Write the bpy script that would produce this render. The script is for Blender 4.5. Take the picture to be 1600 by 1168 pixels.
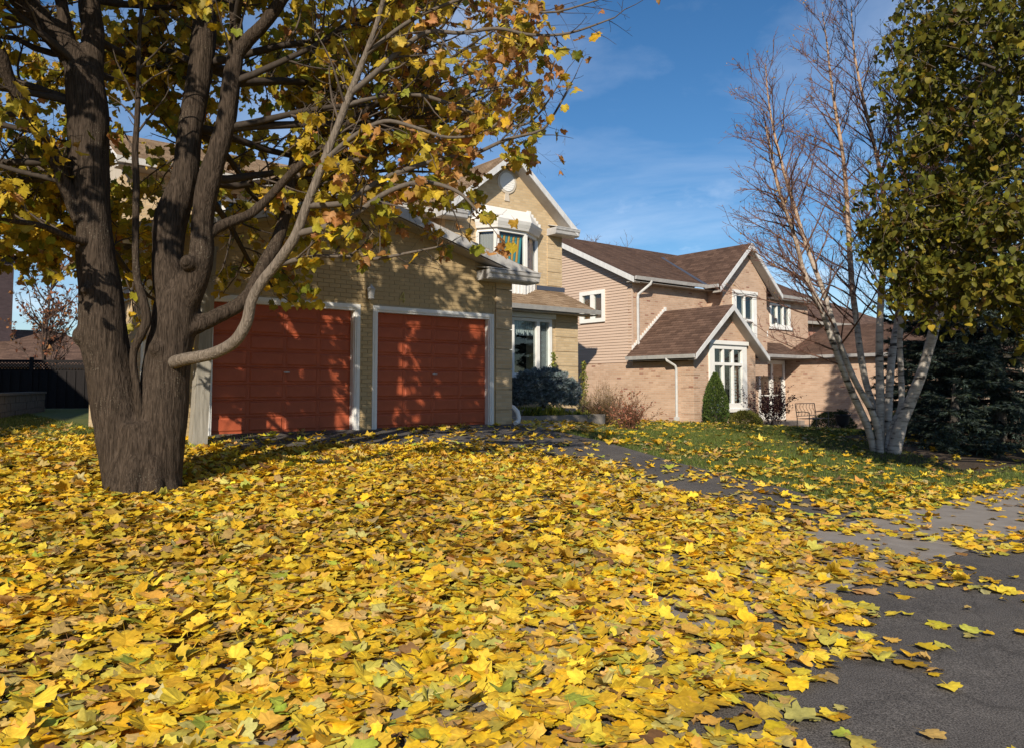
import bpy, math, random
import numpy as np
from mathutils import Vector, Matrix, noise

random.seed(7)
rng = np.random.default_rng(11)
for o in list(bpy.data.objects):
    bpy.data.objects.remove(o)
C = bpy.context.scene.collection
scene = bpy.context.scene

# ------------------------------------------------------------------ camera
cam = bpy.data.cameras.new('camera')
cam_ob = bpy.data.objects.new('camera', cam)
C.objects.link(cam_ob)
cam.sensor_width = 36.0
cam.lens = 27.045
cam.shift_y = -0.03125
cam.clip_start = 0.05
cam.clip_end = 2000
cam_ob.location = (0, 0, 0.756)
cam_ob.rotation_euler = (math.pi / 2 + 0.0582, 0, 0)
scene.camera = cam_ob

# ------------------------------------------------------------------ world and sun
SUN_EL = math.radians(28.5)
SUN_XY = (-0.19, -0.982)                     # horizontal direction towards the sun
world = bpy.data.worlds.new('World')
scene.world = world
world.use_nodes = True
nt = world.node_tree
nt.nodes.clear()
def N(t, kind, **kw):
    n = t.nodes.new(kind)
    for k, v in kw.items():
        setattr(n, k, v)
    return n
w_out = N(nt, 'ShaderNodeOutputWorld')
w_bg = N(nt, 'ShaderNodeBackground')
w_bg.inputs['Strength'].default_value = 0.088
sky = N(nt, 'ShaderNodeTexSky', sky_type='NISHITA', sun_disc=False)
sky.sun_elevation = SUN_EL
sky.sun_rotation = math.atan2(SUN_XY[0], SUN_XY[1])
sky.altitude = 150
sky.air_density = 1.0
sky.dust_density = 0.1
sky.ozone_density = 4.0
tc = N(nt, 'ShaderNodeTexCoord')
sep = N(nt, 'ShaderNodeSeparateXYZ')
nt.links.new(tc.outputs['Generated'], sep.inputs[0])
# thin high cloud: the view direction laid on a flat layer far above
zadd = N(nt, 'ShaderNodeMath', operation='ADD'); zadd.inputs[1].default_value = 0.12
nt.links.new(sep.outputs['Z'], zadd.inputs[0])
dx = N(nt, 'ShaderNodeMath', operation='DIVIDE'); dy = N(nt, 'ShaderNodeMath', operation='DIVIDE')
for d, ax in ((dx, 'X'), (dy, 'Y')):
    nt.links.new(sep.outputs[ax], d.inputs[0]); nt.links.new(zadd.outputs[0], d.inputs[1])
comb = N(nt, 'ShaderNodeCombineXYZ')
nt.links.new(dx.outputs[0], comb.inputs[0]); nt.links.new(dy.outputs[0], comb.inputs[1])
mp = N(nt, 'ShaderNodeMapping')
mp.inputs['Scale'].default_value = (0.75, 0.95, 1)
mp.inputs['Rotation'].default_value = (0, 0, math.radians(38))
mp.inputs['Location'].default_value = (1.7, 2.3, 0)
nt.links.new(comb.outputs[0], mp.inputs[0])
cn = N(nt, 'ShaderNodeTexNoise')
cn.inputs['Scale'].default_value = 0.8; cn.inputs['Detail'].default_value = 9
cn.inputs['Roughness'].default_value = 0.58; cn.inputs['Distortion'].default_value = 0.5
nt.links.new(mp.outputs[0], cn.inputs['Vector'])
cr = N(nt, 'ShaderNodeValToRGB')
cr.color_ramp.elements[0].position = 0.43; cr.color_ramp.elements[0].color = (0, 0, 0, 1)
cr.color_ramp.elements[1].position = 0.90; cr.color_ramp.elements[1].color = (0.60, 0.60, 0.60, 1)
nt.links.new(cn.outputs['Fac'], cr.inputs[0])
# small low cumulus near the horizon
pn = N(nt, 'ShaderNodeTexNoise')
pn.inputs['Scale'].default_value = 7.0; pn.inputs['Detail'].default_value = 7; pn.inputs['Roughness'].default_value = 0.55
pm = N(nt, 'ShaderNodeMapping'); pm.inputs['Scale'].default_value = (1, 1, 2.2); pm.inputs['Location'].default_value = (0.35, 0.2, 0.1)
nt.links.new(tc.outputs['Generated'], pm.inputs[0]); nt.links.new(pm.outputs[0], pn.inputs['Vector'])
pr = N(nt, 'ShaderNodeValToRGB')
pr.color_ramp.elements[0].position = 0.53; pr.color_ramp.elements[0].color = (0, 0, 0, 1)
pr.color_ramp.elements[1].position = 0.72; pr.color_ramp.elements[1].color = (0.62, 0.62, 0.62, 1)
nt.links.new(pn.outputs['Fac'], pr.inputs[0])
lowz = N(nt, 'ShaderNodeMapRange'); lowz.clamp = True
lowz.inputs['From Min'].default_value = 0.30; lowz.inputs['From Max'].default_value = 0.16
nt.links.new(sep.outputs['Z'], lowz.inputs['Value'])
pmul = N(nt, 'ShaderNodeMath', operation='MULTIPLY')
nt.links.new(pr.outputs[0], pmul.inputs[0]); nt.links.new(lowz.outputs[0], pmul.inputs[1])
cmax = N(nt, 'ShaderNodeMath', operation='MAXIMUM')
nt.links.new(cr.outputs[0], cmax.inputs[0]); nt.links.new(pmul.outputs[0], cmax.inputs[1])
cmix = N(nt, 'ShaderNodeMix', data_type='RGBA')
cmix.inputs[7].default_value = (10.5, 11.2, 12.6, 1)
hsv = N(nt, 'ShaderNodeHueSaturation'); hsv.inputs['Saturation'].default_value = 1.2
nt.links.new(sky.outputs[0], hsv.inputs['Color'])
nt.links.new(cmax.outputs[0], cmix.inputs[0]); nt.links.new(hsv.outputs[0], cmix.inputs[6])
nt.links.new(cmix.outputs[2], w_bg.inputs['Color'])
nt.links.new(w_bg.outputs[0], w_out.inputs[0])

sun = bpy.data.lights.new('sun', 'SUN')
sun.energy = 5.0
sun.angle = math.radians(0.53)
sun.color = (1.0, 0.90, 0.74)
sun_ob = bpy.data.objects.new('sun', sun)
C.objects.link(sun_ob)
ce = math.cos(SUN_EL)
sun_ob.rotation_euler = Vector((-SUN_XY[0] * ce, -SUN_XY[1] * ce, -math.sin(SUN_EL))).to_track_quat('-Z', 'Y').to_euler()
sun_ob.location = (-20, -40, 30)

vs = scene.view_settings
vs.view_transform = 'Standard'; vs.look = 'None'; vs.gamma = 1.0; vs.use_curve_mapping = False
vs.exposure = 0.28
scene.render.engine = 'CYCLES'

# ------------------------------------------------------------------ frames and helpers
TH = 0.671                                    # the street's houses stand turned by this angle
CT, ST = math.cos(TH), math.sin(TH)
def W(r, s, z=0.0):                           # house frame (along facade, into lot, up) -> world
    return Vector((CT * r - ST * s, ST * r + CT * s, z))
def RS(x, y):
    return CT * x + ST * y, -ST * x + CT * y
def sstep(a, b, v):
    t = np.clip((v - a) / (b - a), 0, 1)
    return t * t * (3 - 2 * t)
def gz(r, s):                                 # height of the ground
    r = np.asarray(r, float); s = np.asarray(s, float)
    zd = -.0815 * np.clip(12.4 - s, 0, 8.2) - .012 * np.clip(4.2 - s, 0, 20)
    zr = -.36 - .31 * (1 - sstep(4.2, 7.5, s)) - .012 * np.clip(4.2 - s, 0, 20) - .09 * np.clip(r - 19.5, 0, 6.5) * sstep(6, 10, s)
    return zd + (zr - zd) * sstep(10.5, 15.5, r)
def gxy(x, y):
    return float(gz(*RS(x, y)))

# ---- materials
def mat(name, col=(.5, .5, .5), rough=.8, spec=.3, metal=0.0):
    m = bpy.data.materials.new(name); m.use_nodes = True
    b = m.node_tree.nodes['Principled BSDF']
    b.inputs['Base Color'].default_value = (*col, 1)
    b.inputs['Roughness'].default_value = rough
    b.inputs['Specular IOR Level'].default_value = spec
    b.inputs['Metallic'].default_value = metal
    return m
def bsdf(m): return m.node_tree.nodes['Principled BSDF']
def noisy(name, c0, c1, scale=8, rough=.8, bump=.0, coord='Object', stretch=(1, 1, 1), detail=6, spec=.3, p0=.3, p1=.7, bscale=None, bdist=.01):
    m = mat(name, c0, rough, spec); t = m.node_tree; L = t.links
    co = N(t, 'ShaderNodeTexCoord'); ma = N(t, 'ShaderNodeMapping'); ma.inputs['Scale'].default_value = stretch
    L.new(co.outputs[coord], ma.inputs[0])
    n = N(t, 'ShaderNodeTexNoise'); n.inputs['Scale'].default_value = scale; n.inputs['Detail'].default_value = detail; n.inputs['Roughness'].default_value = .62
    L.new(ma.outputs[0], n.inputs['Vector'])
    r = N(t, 'ShaderNodeValToRGB'); r.color_ramp.elements[0].color = (*c0, 1); r.color_ramp.elements[1].color = (*c1, 1)
    r.color_ramp.elements[0].position = p0; r.color_ramp.elements[1].position = p1
    L.new(n.outputs['Fac'], r.inputs[0]); L.new(r.outputs[0], bsdf(m).inputs['Base Color'])
    if bump:
        n2 = N(t, 'ShaderNodeTexNoise'); n2.inputs['Scale'].default_value = bscale or scale * 3; n2.inputs['Detail'].default_value = 5
        L.new(ma.outputs[0], n2.inputs['Vector'])
        b = N(t, 'ShaderNodeBump'); b.inputs['Strength'].default_value = bump; b.inputs['Distance'].default_value = bdist
        L.new(n2.outputs['Fac'], b.inputs['Height']); L.new(b.outputs[0], bsdf(m).inputs['Normal'])
    return m
def brickmat(name, ca, cb, mortar, dark=None, bw=.215, rh=.075, ms=.009, bump=.5, blotch=.25, amount=.06):
    m = mat(name, ca, .88, .2); t = m.node_tree; L = t.links
    uv = N(t, 'ShaderNodeUVMap')
    br = N(t, 'ShaderNodeTexBrick'); br.offset = .5
    br.inputs['Scale'].default_value = 1; br.inputs['Mortar Size'].default_value = ms; br.inputs['Mortar Smooth'].default_value = .15
    br.inputs['Brick Width'].default_value = bw; br.inputs['Row Height'].default_value = rh
    br.inputs['Color1'].default_value = (0, 0, 0, 1); br.inputs['Color2'].default_value = (1, 1, 1, 1); br.inputs['Mortar'].default_value = (.5, .5, .5, 1)
    L.new(uv.outputs[0], br.inputs['Vector'])
    r = N(t, 'ShaderNodeValToRGB'); e = r.color_ramp.elements
    e[0].color = (*ca, 1); e[1].color = (*cb, 1)
    if dark:
        e[0].position = amount; d = e.new(amount - .03 if amount > .03 else 0); d.color = (*dark, 1)
    L.new(br.outputs['Color'], r.inputs[0])
    n = N(t, 'ShaderNodeTexNoise'); n.inputs['Scale'].default_value = 1.4; n.inputs['Detail'].default_value = 7
    L.new(uv.outputs[0], n.inputs['Vector'])
    mr = N(t, 'ShaderNodeMapRange'); mr.inputs['To Min'].default_value = 1 - blotch; mr.inputs['To Max'].default_value = 1 + blotch * .6
    L.new(n.outputs['Fac'], mr.inputs['Value'])
    mx = N(t, 'ShaderNodeMix', data_type='RGBA'); mx.inputs[7].default_value = (*mortar, 1)
    L.new(br.outputs['Fac'], mx.inputs[0]); L.new(r.outputs[0], mx.inputs[6])
    mu = N(t, 'ShaderNodeMix', data_type='RGBA', blend_type='MULTIPLY'); mu.inputs[0].default_value = 1
    cc = N(t, 'ShaderNodeCombineColor')
    for k in range(3): L.new(mr.outputs[0], cc.inputs[k])
    L.new(mx.outputs[2], mu.inputs[6]); L.new(cc.outputs[0], mu.inputs[7])
    L.new(mu.outputs[2], bsdf(m).inputs['Base Color'])
    n2 = N(t, 'ShaderNodeTexNoise'); n2.inputs['Scale'].default_value = 45; n2.inputs['Detail'].default_value = 3
    L.new(uv.outputs[0], n2.inputs['Vector'])
    hh = N(t, 'ShaderNodeMath', operation='MULTIPLY_ADD'); hh.inputs[1].default_value = -1.0
    L.new(br.outputs['Fac'], hh.inputs[0]); L.new(n2.outputs['Fac'], hh.inputs[2])
    b = N(t, 'ShaderNodeBump'); b.inputs['Strength'].default_value = bump; b.inputs['Distance'].default_value = .008
    L.new(hh.outputs[0], b.inputs['Height']); L.new(b.outputs[0], bsdf(m).inputs['Normal'])
    return m
def attrmat(name, rough=.6, spec=.25, transl=.0, scale=40, vary=.25, bump=.0):
    m = mat(name, (.5, .5, .5), rough, spec); t = m.node_tree; L = t.links
    a = N(t, 'ShaderNodeAttribute', attribute_name='Col')
    co = N(t, 'ShaderNodeTexCoord')
    n = N(t, 'ShaderNodeTexNoise'); n.inputs['Scale'].default_value = scale; n.inputs['Detail'].default_value = 4
    L.new(co.outputs['Object'], n.inputs['Vector'])
    mr = N(t, 'ShaderNodeMapRange'); mr.inputs['From Min'].default_value = .25; mr.inputs['From Max'].default_value = .75
    mr.inputs['To Min'].default_value = 1 - vary; mr.inputs['To Max'].default_value = 1 + vary * .6
    L.new(n.outputs['Fac'], mr.inputs['Value'])
    cc = N(t, 'ShaderNodeCombineColor')
    for k in range(3): L.new(mr.outputs[0], cc.inputs[k])
    mu = N(t, 'ShaderNodeMix', data_type='RGBA', blend_type='MULTIPLY'); mu.inputs[0].default_value = 1
    L.new(a.outputs['Color'], mu.inputs[6]); L.new(cc.outputs[0], mu.inputs[7])
    L.new(mu.outputs[2], bsdf(m).inputs['Base Color'])
    if bump:
        b = N(t, 'ShaderNodeBump'); b.inputs['Strength'].default_value = bump; b.inputs['Distance'].default_value = .004
        L.new(n.outputs['Fac'], b.inputs['Height']); L.new(b.outputs[0], bsdf(m).inputs['Normal'])
    if transl:
        out = t.nodes['Material Output']; tr = N(t, 'ShaderNodeBsdfTranslucent'); ms = N(t, 'ShaderNodeMixShader')
        ms.inputs[0].default_value = transl
        L.new(mu.outputs[2], tr.inputs['Color']); L.new(bsdf(m).outputs[0], ms.inputs[1]); L.new(tr.outputs[0], ms.inputs[2])
        L.new(ms.outputs[0], out.inputs['Surface'])
    return m
def glassmat(name, tint=(.80, .84, .84), rough=.01):
    m = bpy.data.materials.new(name); m.use_nodes = True; t = m.node_tree; t.nodes.clear(); L = t.links
    o = N(t, 'ShaderNodeOutputMaterial'); f = N(t, 'ShaderNodeLayerWeight'); f.inputs['Blend'].default_value = .5
    tr = N(t, 'ShaderNodeBsdfTransparent'); tr.inputs[0].default_value = (*tint, 1)
    g = N(t, 'ShaderNodeBsdfGlossy'); g.inputs['Roughness'].default_value = rough
    pw = N(t, 'ShaderNodeMath', operation='POWER'); pw.inputs[1].default_value = 4.0
    ad = N(t, 'ShaderNodeMath', operation='MULTIPLY_ADD'); ad.inputs[1].default_value = .85; ad.inputs[2].default_value = .07
    ms = N(t, 'ShaderNodeMixShader'); L.new(f.outputs['Facing'], pw.inputs[0]); L.new(pw.outputs[0], ad.inputs[0]); L.new(ad.outputs[0], ms.inputs[0])
    L.new(tr.outputs[0], ms.inputs[1]); L.new(g.outputs[0], ms.inputs[2]); L.new(ms.outputs[0], o.inputs[0])
    return m

M = {
 'beige_brick': brickmat('beige_brick', (.50, .365, .215), (.61, .465, .29), (.50, .40, .27), blotch=.20),
 'pink_brick': brickmat('pink_brick', (.455, .295, .205), (.56, .39, .285), (.50, .39, .30), dark=(.30, .15, .105), amount=.05, blotch=.24),
 'red_brick': brickmat('red_brick', (.33, .13, .09), (.42, .19, .13), (.38, .28, .23)),
 'mortar': noisy('mortar', (.36, .285, .18), (.42, .34, .22), 30, .95),
 'tan_shingle': brickmat('tan_shingle', (.22, .145, .085), (.38, .27, .175), (.15, .10, .065), bw=.28, rh=.14, ms=.006, bump=.5, blotch=.35),
 'brown_shingle': brickmat('brown_shingle', (.085, .050, .036), (.165, .100, .072), (.055, .033, .025), bw=.28, rh=.14, ms=.006, bump=.5, blotch=.35),
 'white_paint': noisy('white_paint', (.72, .71, .68), (.80, .79, .77), 3, .45, spec=.4),
 'dull_white': noisy('dull_white', (.50, .50, .51), (.68, .68, .68), 9, .6, stretch=(1, 1, .3)),
 'grey_trim': noisy('grey_trim', (.36, .35, .35), (.50, .49, .48), 6, .45, spec=.4),
 'soffit': noisy('soffit', (.30, .27, .24), (.36, .33, .30), 5, .6),
 'garage_red': noisy('garage_red', (.33, .070, .030), (.45, .104, .044), 3.5, .5, spec=.35, bump=.05, bscale=120),
 'siding': noisy('siding', (.49, .365, .285), (.55, .415, .33), 2.2, .6, stretch=(.4, .4, 4)),
 'beige_siding': noisy('beige_siding', (.50, .44, .36), (.57, .50, .42), 2.2, .6),
 'glass': glassmat('glass'),
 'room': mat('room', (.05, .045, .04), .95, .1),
 'room_pale': mat('room_pale', (.35, .35, .36), .9, .1),
 'dark_door': noisy('dark_door', (.10, .03, .022), (.14, .045, .03), 6, .35),
 'black_iron': mat('black_iron', (.02, .02, .022), .55, .3),
 'bench_iron': mat('bench_iron', (.10, .095, .085), .55, .3),
 'galv': noisy('galv', (.42, .42, .42), (.56, .56, .56), 6, .45, spec=.5),
 'concrete': noisy('concrete', (.205, .18, .16), (.285, .255, .228), 5, .9, bump=.25, bscale=90, bdist=.004),
 'asphalt': None,
 'old_wood': noisy('old_wood', (.20, .185, .155), (.36, .335, .29), 5, .85, stretch=(6, 6, .5), bump=.4, bscale=20),
 'shaded_fence_wood': noisy('shaded_fence_wood', (.007, .0055, .006), (.014, .011, .011), 4, .85, stretch=(5, 5, .5), bump=.3),  # near-black so the boards read as shaded; the shade is in the colour
 'block_stone': noisy('block_stone', (.07, .06, .045), (.13, .11, .085), 7, .95, bump=.6, bscale=25),
 'soil': noisy('soil', (.035, .024, .016), (.08, .055, .035), 12, 1.0, bump=.8, bscale=40, bdist=.03),
 'litter': noisy('litter', (.11, .075, .02), (.30, .21, .045), 14, .95, bump=.8, bscale=30, bdist=.03),
 'lawn': noisy('lawn', (.045, .065, .014), (.10, .12, .03), 3.2, .95, bump=.5, bscale=60, bdist=.02),
 'orange_cloth': mat('orange_cloth', (.62, .32, .05), .9, .1),
 'teal_cloth': mat('teal_cloth', (.05, .26, .30), .9, .1),
 'blue_cloth': mat('blue_cloth', (.10, .20, .42), .9, .1),
 'lace': mat('lace', (.62, .63, .62), .9, .1),
 'brown_blind': mat('brown_blind', (.24, .11, .035), .8, .2),
 'brass': mat('brass', (.55, .42, .14), .35, .5, .8),
 'shaded_wall': brickmat('shaded_brick', (.055, .036, .040), (.075, .050, .054), (.065, .052, .055)),  # a wall in shade, with that shade put into the dark purple
 'flashing': mat('flashing', (.06, .07, .10), .5, .4),
 'bark': None, 'leaf': attrmat('leaf', .55, .3, .40, 55, .22, .3), 'fallen_leaf': attrmat('fallen_leaf', .6, .28, .12, 45, .28, .4),
 'needle': attrmat('needle', .7, .2, .0, 20, .25), 'grass': attrmat('grass', .6, .25, .25, 9, .3),
 'twig': attrmat('twig', .85, .15, 0, 30, .3),
}

def asphalt():
    m = mat('asphalt', (.1, .09, .085), .92, .2); t = m.node_tree; L = t.links
    co = N(t, 'ShaderNodeTexCoord')
    def nz_(sc, det, p0, p1, c0, c1):
        n = N(t, 'ShaderNodeTexNoise'); n.inputs['Scale'].default_value = sc; n.inputs['Detail'].default_value = det; n.inputs['Roughness'].default_value = .65; L.new(co.outputs['Object'], n.inputs['Vector'])
        r = N(t, 'ShaderNodeValToRGB'); r.color_ramp.elements[0].position = p0; r.color_ramp.elements[1].position = p1; r.color_ramp.elements[0].color = (*c0, 1); r.color_ramp.elements[1].color = (*c1, 1); L.new(n.outputs['Fac'], r.inputs[0]); return n, r
    n1, r1 = nz_(130, 3, .38, .66, (.045, .041, .039), (.20, .182, .17))
    n2, r2 = nz_(1.1, 8, .3, .72, (.72, .72, .74), (1.18, 1.16, 1.12))
    n3, r3 = nz_(7, 6, .3, .7, (.82, .82, .82), (1.12, 1.12, 1.12))
    a = N(t, 'ShaderNodeMix', data_type='RGBA', blend_type='MULTIPLY'); a.inputs[0].default_value = 1; L.new(r1.outputs[0], a.inputs[6]); L.new(r2.outputs[0], a.inputs[7])
    b = N(t, 'ShaderNodeMix', data_type='RGBA', blend_type='MULTIPLY'); b.inputs[0].default_value = 1; L.new(a.outputs[2], b.inputs[6]); L.new(r3.outputs[0], b.inputs[7])
    v = N(t, 'ShaderNodeTexVoronoi', feature='DISTANCE_TO_EDGE'); v.inputs['Scale'].default_value = .55
    wn = N(t, 'ShaderNodeTexNoise'); wn.inputs['Scale'].default_value = 2.5; wn.inputs['Detail'].default_value = 6; L.new(co.outputs['Object'], wn.inputs['Vector'])
    wm = N(t, 'ShaderNodeMix', data_type='RGBA'); wm.inputs[0].default_value = .22; L.new(co.outputs['Object'], wm.inputs[6]); L.new(wn.outputs['Color'], wm.inputs[7]); L.new(wm.outputs[2], v.inputs['Vector'])
    cr_ = N(t, 'ShaderNodeMapRange'); cr_.inputs['From Max'].default_value = .006; cr_.inputs['To Min'].default_value = .72; L.new(v.outputs['Distance'], cr_.inputs['Value'])
    cc = N(t, 'ShaderNodeCombineColor')
    for k in range(3): L.new(cr_.outputs[0], cc.inputs[k])
    d = N(t, 'ShaderNodeMix', data_type='RGBA', blend_type='MULTIPLY'); d.inputs[0].default_value = 1; L.new(b.outputs[2], d.inputs[6]); L.new(cc.outputs[0], d.inputs[7])
    L.new(d.outputs[2], bsdf(m).inputs['Base Color'])
    bp = N(t, 'ShaderNodeBump'); bp.inputs['Strength'].default_value = .8; bp.inputs['Distance'].default_value = .006; L.new(n1.outputs['Fac'], bp.inputs['Height']); L.new(bp.outputs[0], bsdf(m).inputs['Normal'])
    return m
M['asphalt'] = asphalt()

# ---- mesh builder
class MB:
    def __init__(s): s.v = []; s.f = []; s.m = []
    def add(s, vs, fs, mi=0):
        b = len(s.v); s.v += [tuple(p) for p in vs]; s.f += [tuple(b + i for i in f) for f in fs]; s.m += [mi] * len(fs); return s
    def box(s, a0, a1, b0, b1, c0, c1, mi=0):
        return s.add([(a0,b0,c0),(a1,b0,c0),(a1,b1,c0),(a0,b1,c0),(a0,b0,c1),(a1,b0,c1),(a1,b1,c1),(a0,b1,c1)],
            [(0,3,2,1),(4,5,6,7),(0,1,5,4),(1,2,6,5),(2,3,7,6),(3,0,4,7)], mi)
    def slab(s, poly, off, mi=0):            # polygon swept by a vector
        n = len(poly); off = Vector(off); p = [Vector(q) for q in poly]
        nr = sum(((p[i]-p[0]).cross(p[(i+1)%n]-p[0]) for i in range(1,n-1)), Vector())
        if nr.dot(off) > 0: p = p[::-1]
        q = [a + off for a in p]
        return s.add(p + q, [tuple(range(n)), tuple(range(2*n-1, n-1, -1))] + [(i, n+i, n+(i+1)%n, (i+1)%n) for i in range(n)], mi)
    def bar(s, p, q, w, h=None, mi=0, up=(0,0,1)):
        p = Vector(p); q = Vector(q); d = (q-p).normalized(); u = Vector(up)
        a = d.cross(u)
        if a.length < 1e-4: a = d.cross(Vector((1,0,0)))
        a.normalize(); b = a.cross(d); a *= w/2; b *= (h or w)/2
        return s.add([p-a-b,p+a-b,p+a+b,p-a+b,q-a-b,q+a-b,q+a+b,q-a+b],
            [(0,3,2,1),(4,5,6,7),(0,1,5,4),(1,2,6,5),(2,3,7,6),(3,0,4,7)], mi)
    def tube(s, pts, rad, sides=8, mi=0, cap=True):
        v, f = tube_arrays(pts, rad, sides, cap); return s.add(v, f, mi)
    def lathe(s, prof, c, sides=20, mi=0):
        v = []; f = []
        for (r, z) in prof:
            for k in range(sides):
                a = 2*math.pi*k/sides; v.append((c[0]+r*math.cos(a), c[1]+r*math.sin(a), c[2]+z))
        for i in range(len(prof)-1):
            for k in range(sides):
                k2 = (k+1)%sides; f.append((i*sides+k, i*sides+k2, (i+1)*sides+k2, (i+1)*sides+k))
        f.append(tuple(range(sides))[::-1]); f.append(tuple((len(prof)-1)*sides+k for k in range(sides)))
        return s.add(v, f, mi)
def tube_arrays(pts, rad, sides=8, cap=True):
    P = [Vector(p) for p in pts]; n = len(P); v = []; f = []
    t0 = (P[1]-P[0]).normalized(); a = t0.orthogonal().normalized()
    for i in range(n):
        t = (P[min(i+1,n-1)] - P[max(i-1,0)]).normalized()
        a = (a - t*a.dot(t))
        a = a.normalized() if a.length > 1e-5 else t.orthogonal().normalized()
        b = t.cross(a); r = rad[i] if hasattr(rad, '__len__') else rad
        for k in range(sides):
            an = 2*math.pi*k/sides; v.append(P[i] + a*(r*math.cos(an)) + b*(r*math.sin(an)))
    for i in range(n-1):
        for k in range(sides):
            k2 = (k+1)%sides; f.append((i*sides+k, i*sides+k2, (i+1)*sides+k2, (i+1)*sides+k))
    if cap: f.append(tuple(range(sides))[::-1]); f.append(tuple((n-1)*sides+k for k in range(sides)))
    return v, f
def set_uv(me):
    nv = len(me.vertices)
    if nv == 0: return
    uvl = me.uv_layers.new(name='UVMap')
    nl = len(me.loops); vi = np.empty(nl, np.int32); me.loops.foreach_get('vertex_index', vi)
    co = np.empty(nv*3, np.float32); me.vertices.foreach_get('co', co); co = co.reshape(-1,3)
    npoly = len(me.polygons); nor = np.empty(npoly*3, np.float32); me.polygons.foreach_get('normal', nor); nor = nor.reshape(-1,3)
    lt = np.empty(npoly, np.int32); me.polygons.foreach_get('loop_total', lt)
    ln = np.repeat(nor, lt, axis=0)
    t = np.stack([-ln[:,1], ln[:,0], np.zeros(nl)], 1); l = np.linalg.norm(t, axis=1)
    flat = l < 1e-3; t[flat] = (1,0,0); l[flat] = 1; t /= l[:,None]
    b = np.cross(ln, t); p = co[vi]
    uv = np.stack([(p*t).sum(1), (p*b).sum(1)], 1).astype(np.float32)
    uvl.data.foreach_set('uv', uv.ravel())
def obj(name, mb, mats, parent=None, base=(0,0,0), smooth=False, uv=True):
    me = bpy.data.meshes.new(name)
    me.from_pydata([(a-base[0], b-base[1], c-base[2]) for a,b,c in mb.v], [], mb.f)
    if not isinstance(mats, (list, tuple)): mats = [mats]
    for m in mats: me.materials.append(m)
    if len(mats) > 1: me.polygons.foreach_set('material_index', mb.m)
    if uv: set_uv(me)
    if smooth: me.polygons.foreach_set('use_smooth', [True]*len(me.polygons))
    me.update()
    o = bpy.data.objects.new(name, me); C.objects.link(o)
    if parent: o.parent = parent
    return o
def npmesh(name, verts, tris, mats, parent=None, cols=None, smooth=False, mi=None):   # arrays -> object, cols per vertex
    me = bpy.data.meshes.new(name)
    nv, nf = len(verts), len(tris); k = tris.shape[1]
    me.vertices.add(nv); me.vertices.foreach_set('co', np.asarray(verts, np.float32).ravel())
    me.loops.add(nf*k); me.loops.foreach_set('vertex_index', np.asarray(tris, np.int32).ravel())
    me.polygons.add(nf); me.polygons.foreach_set('loop_start', np.arange(0, nf*k, k, dtype=np.int32))
    if not isinstance(mats, (list, tuple)): mats = [mats]
    for m in mats: me.materials.append(m)
    if mi is not None: me.polygons.foreach_set('material_index', np.asarray(mi, np.int32))
    if cols is not None:
        a = me.color_attributes.new('Col', 'FLOAT_COLOR', 'POINT')
        c = np.ones((nv, 4), np.float32); c[:, :3] = cols; a.data.foreach_set('color', c.ravel())
    if smooth: me.polygons.foreach_set('use_smooth', np.ones(nf, bool))
    me.update(calc_edges=True)
    o = bpy.data.objects.new(name, me); C.objects.link(o)
    if parent: o.parent = parent
    return o
def tag(o, label=None, cat=None, group=None, kind=None):
    for k, v in (('label', label), ('category', cat), ('group', group), ('kind', kind)):
        if v: o[k] = v
    return o
def empty(name, loc, rz=0):
    o = bpy.data.objects.new(name, None); C.objects.link(o); o.location = loc; o.rotation_euler = (0,0,rz); o.empty_display_size = .2
    return o
class Thing:                                  # an Empty at the base, parts given in house-frame coordinates
    def __init__(s, name, base, label, cat, group=None, rot=TH):
        s.base = base; s.rot = rot
        loc = W(*base) if rot == TH else Vector(base)
        s.root = tag(empty(name, loc, rot), label, cat, group)
    def part(s, name, mb, m, parent=None, smooth=False, label=None):
        o = obj(name, mb, m, parent or s.root, s.base, smooth)
        if label: o['label'] = label
        return o
    def share(s, name, me, loc, parent=None, rot=None, scale=None):
        o = bpy.data.objects.new(name, me); C.objects.link(o); o.parent = parent or s.root
        o.location = [loc[i]-s.base[i] for i in range(3)]
        if rot: o.rotation_euler = rot
        if scale: o.scale = scale
        return o
def wall_s(mb, r0, r1, z0, z1, s0, s1, ops=(), mi=0):       # wall facing the street with openings (ra, rb, za, zb)
    rc = sorted({r0, r1, *[o[0] for o in ops], *[o[1] for o in ops]}); zc = sorted({z0, z1, *[o[2] for o in ops], *[o[3] for o in ops]})
    for a, b in zip(rc, rc[1:]):
        run = None
        for c, d in zip(zc, zc[1:]):
            hole = any(o[0] <= a+1e-6 and b-1e-6 <= o[1] and o[2] <= c+1e-6 and d-1e-6 <= o[3] for o in ops)
            if hole:
                if run: mb.box(a, b, s0, s1, run[0], run[1], mi); run = None
            else: run = (run[0], d) if run else (c, d)
        if run: mb.box(a, b, s0, s1, run[0], run[1], mi)
    return mb
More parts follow.
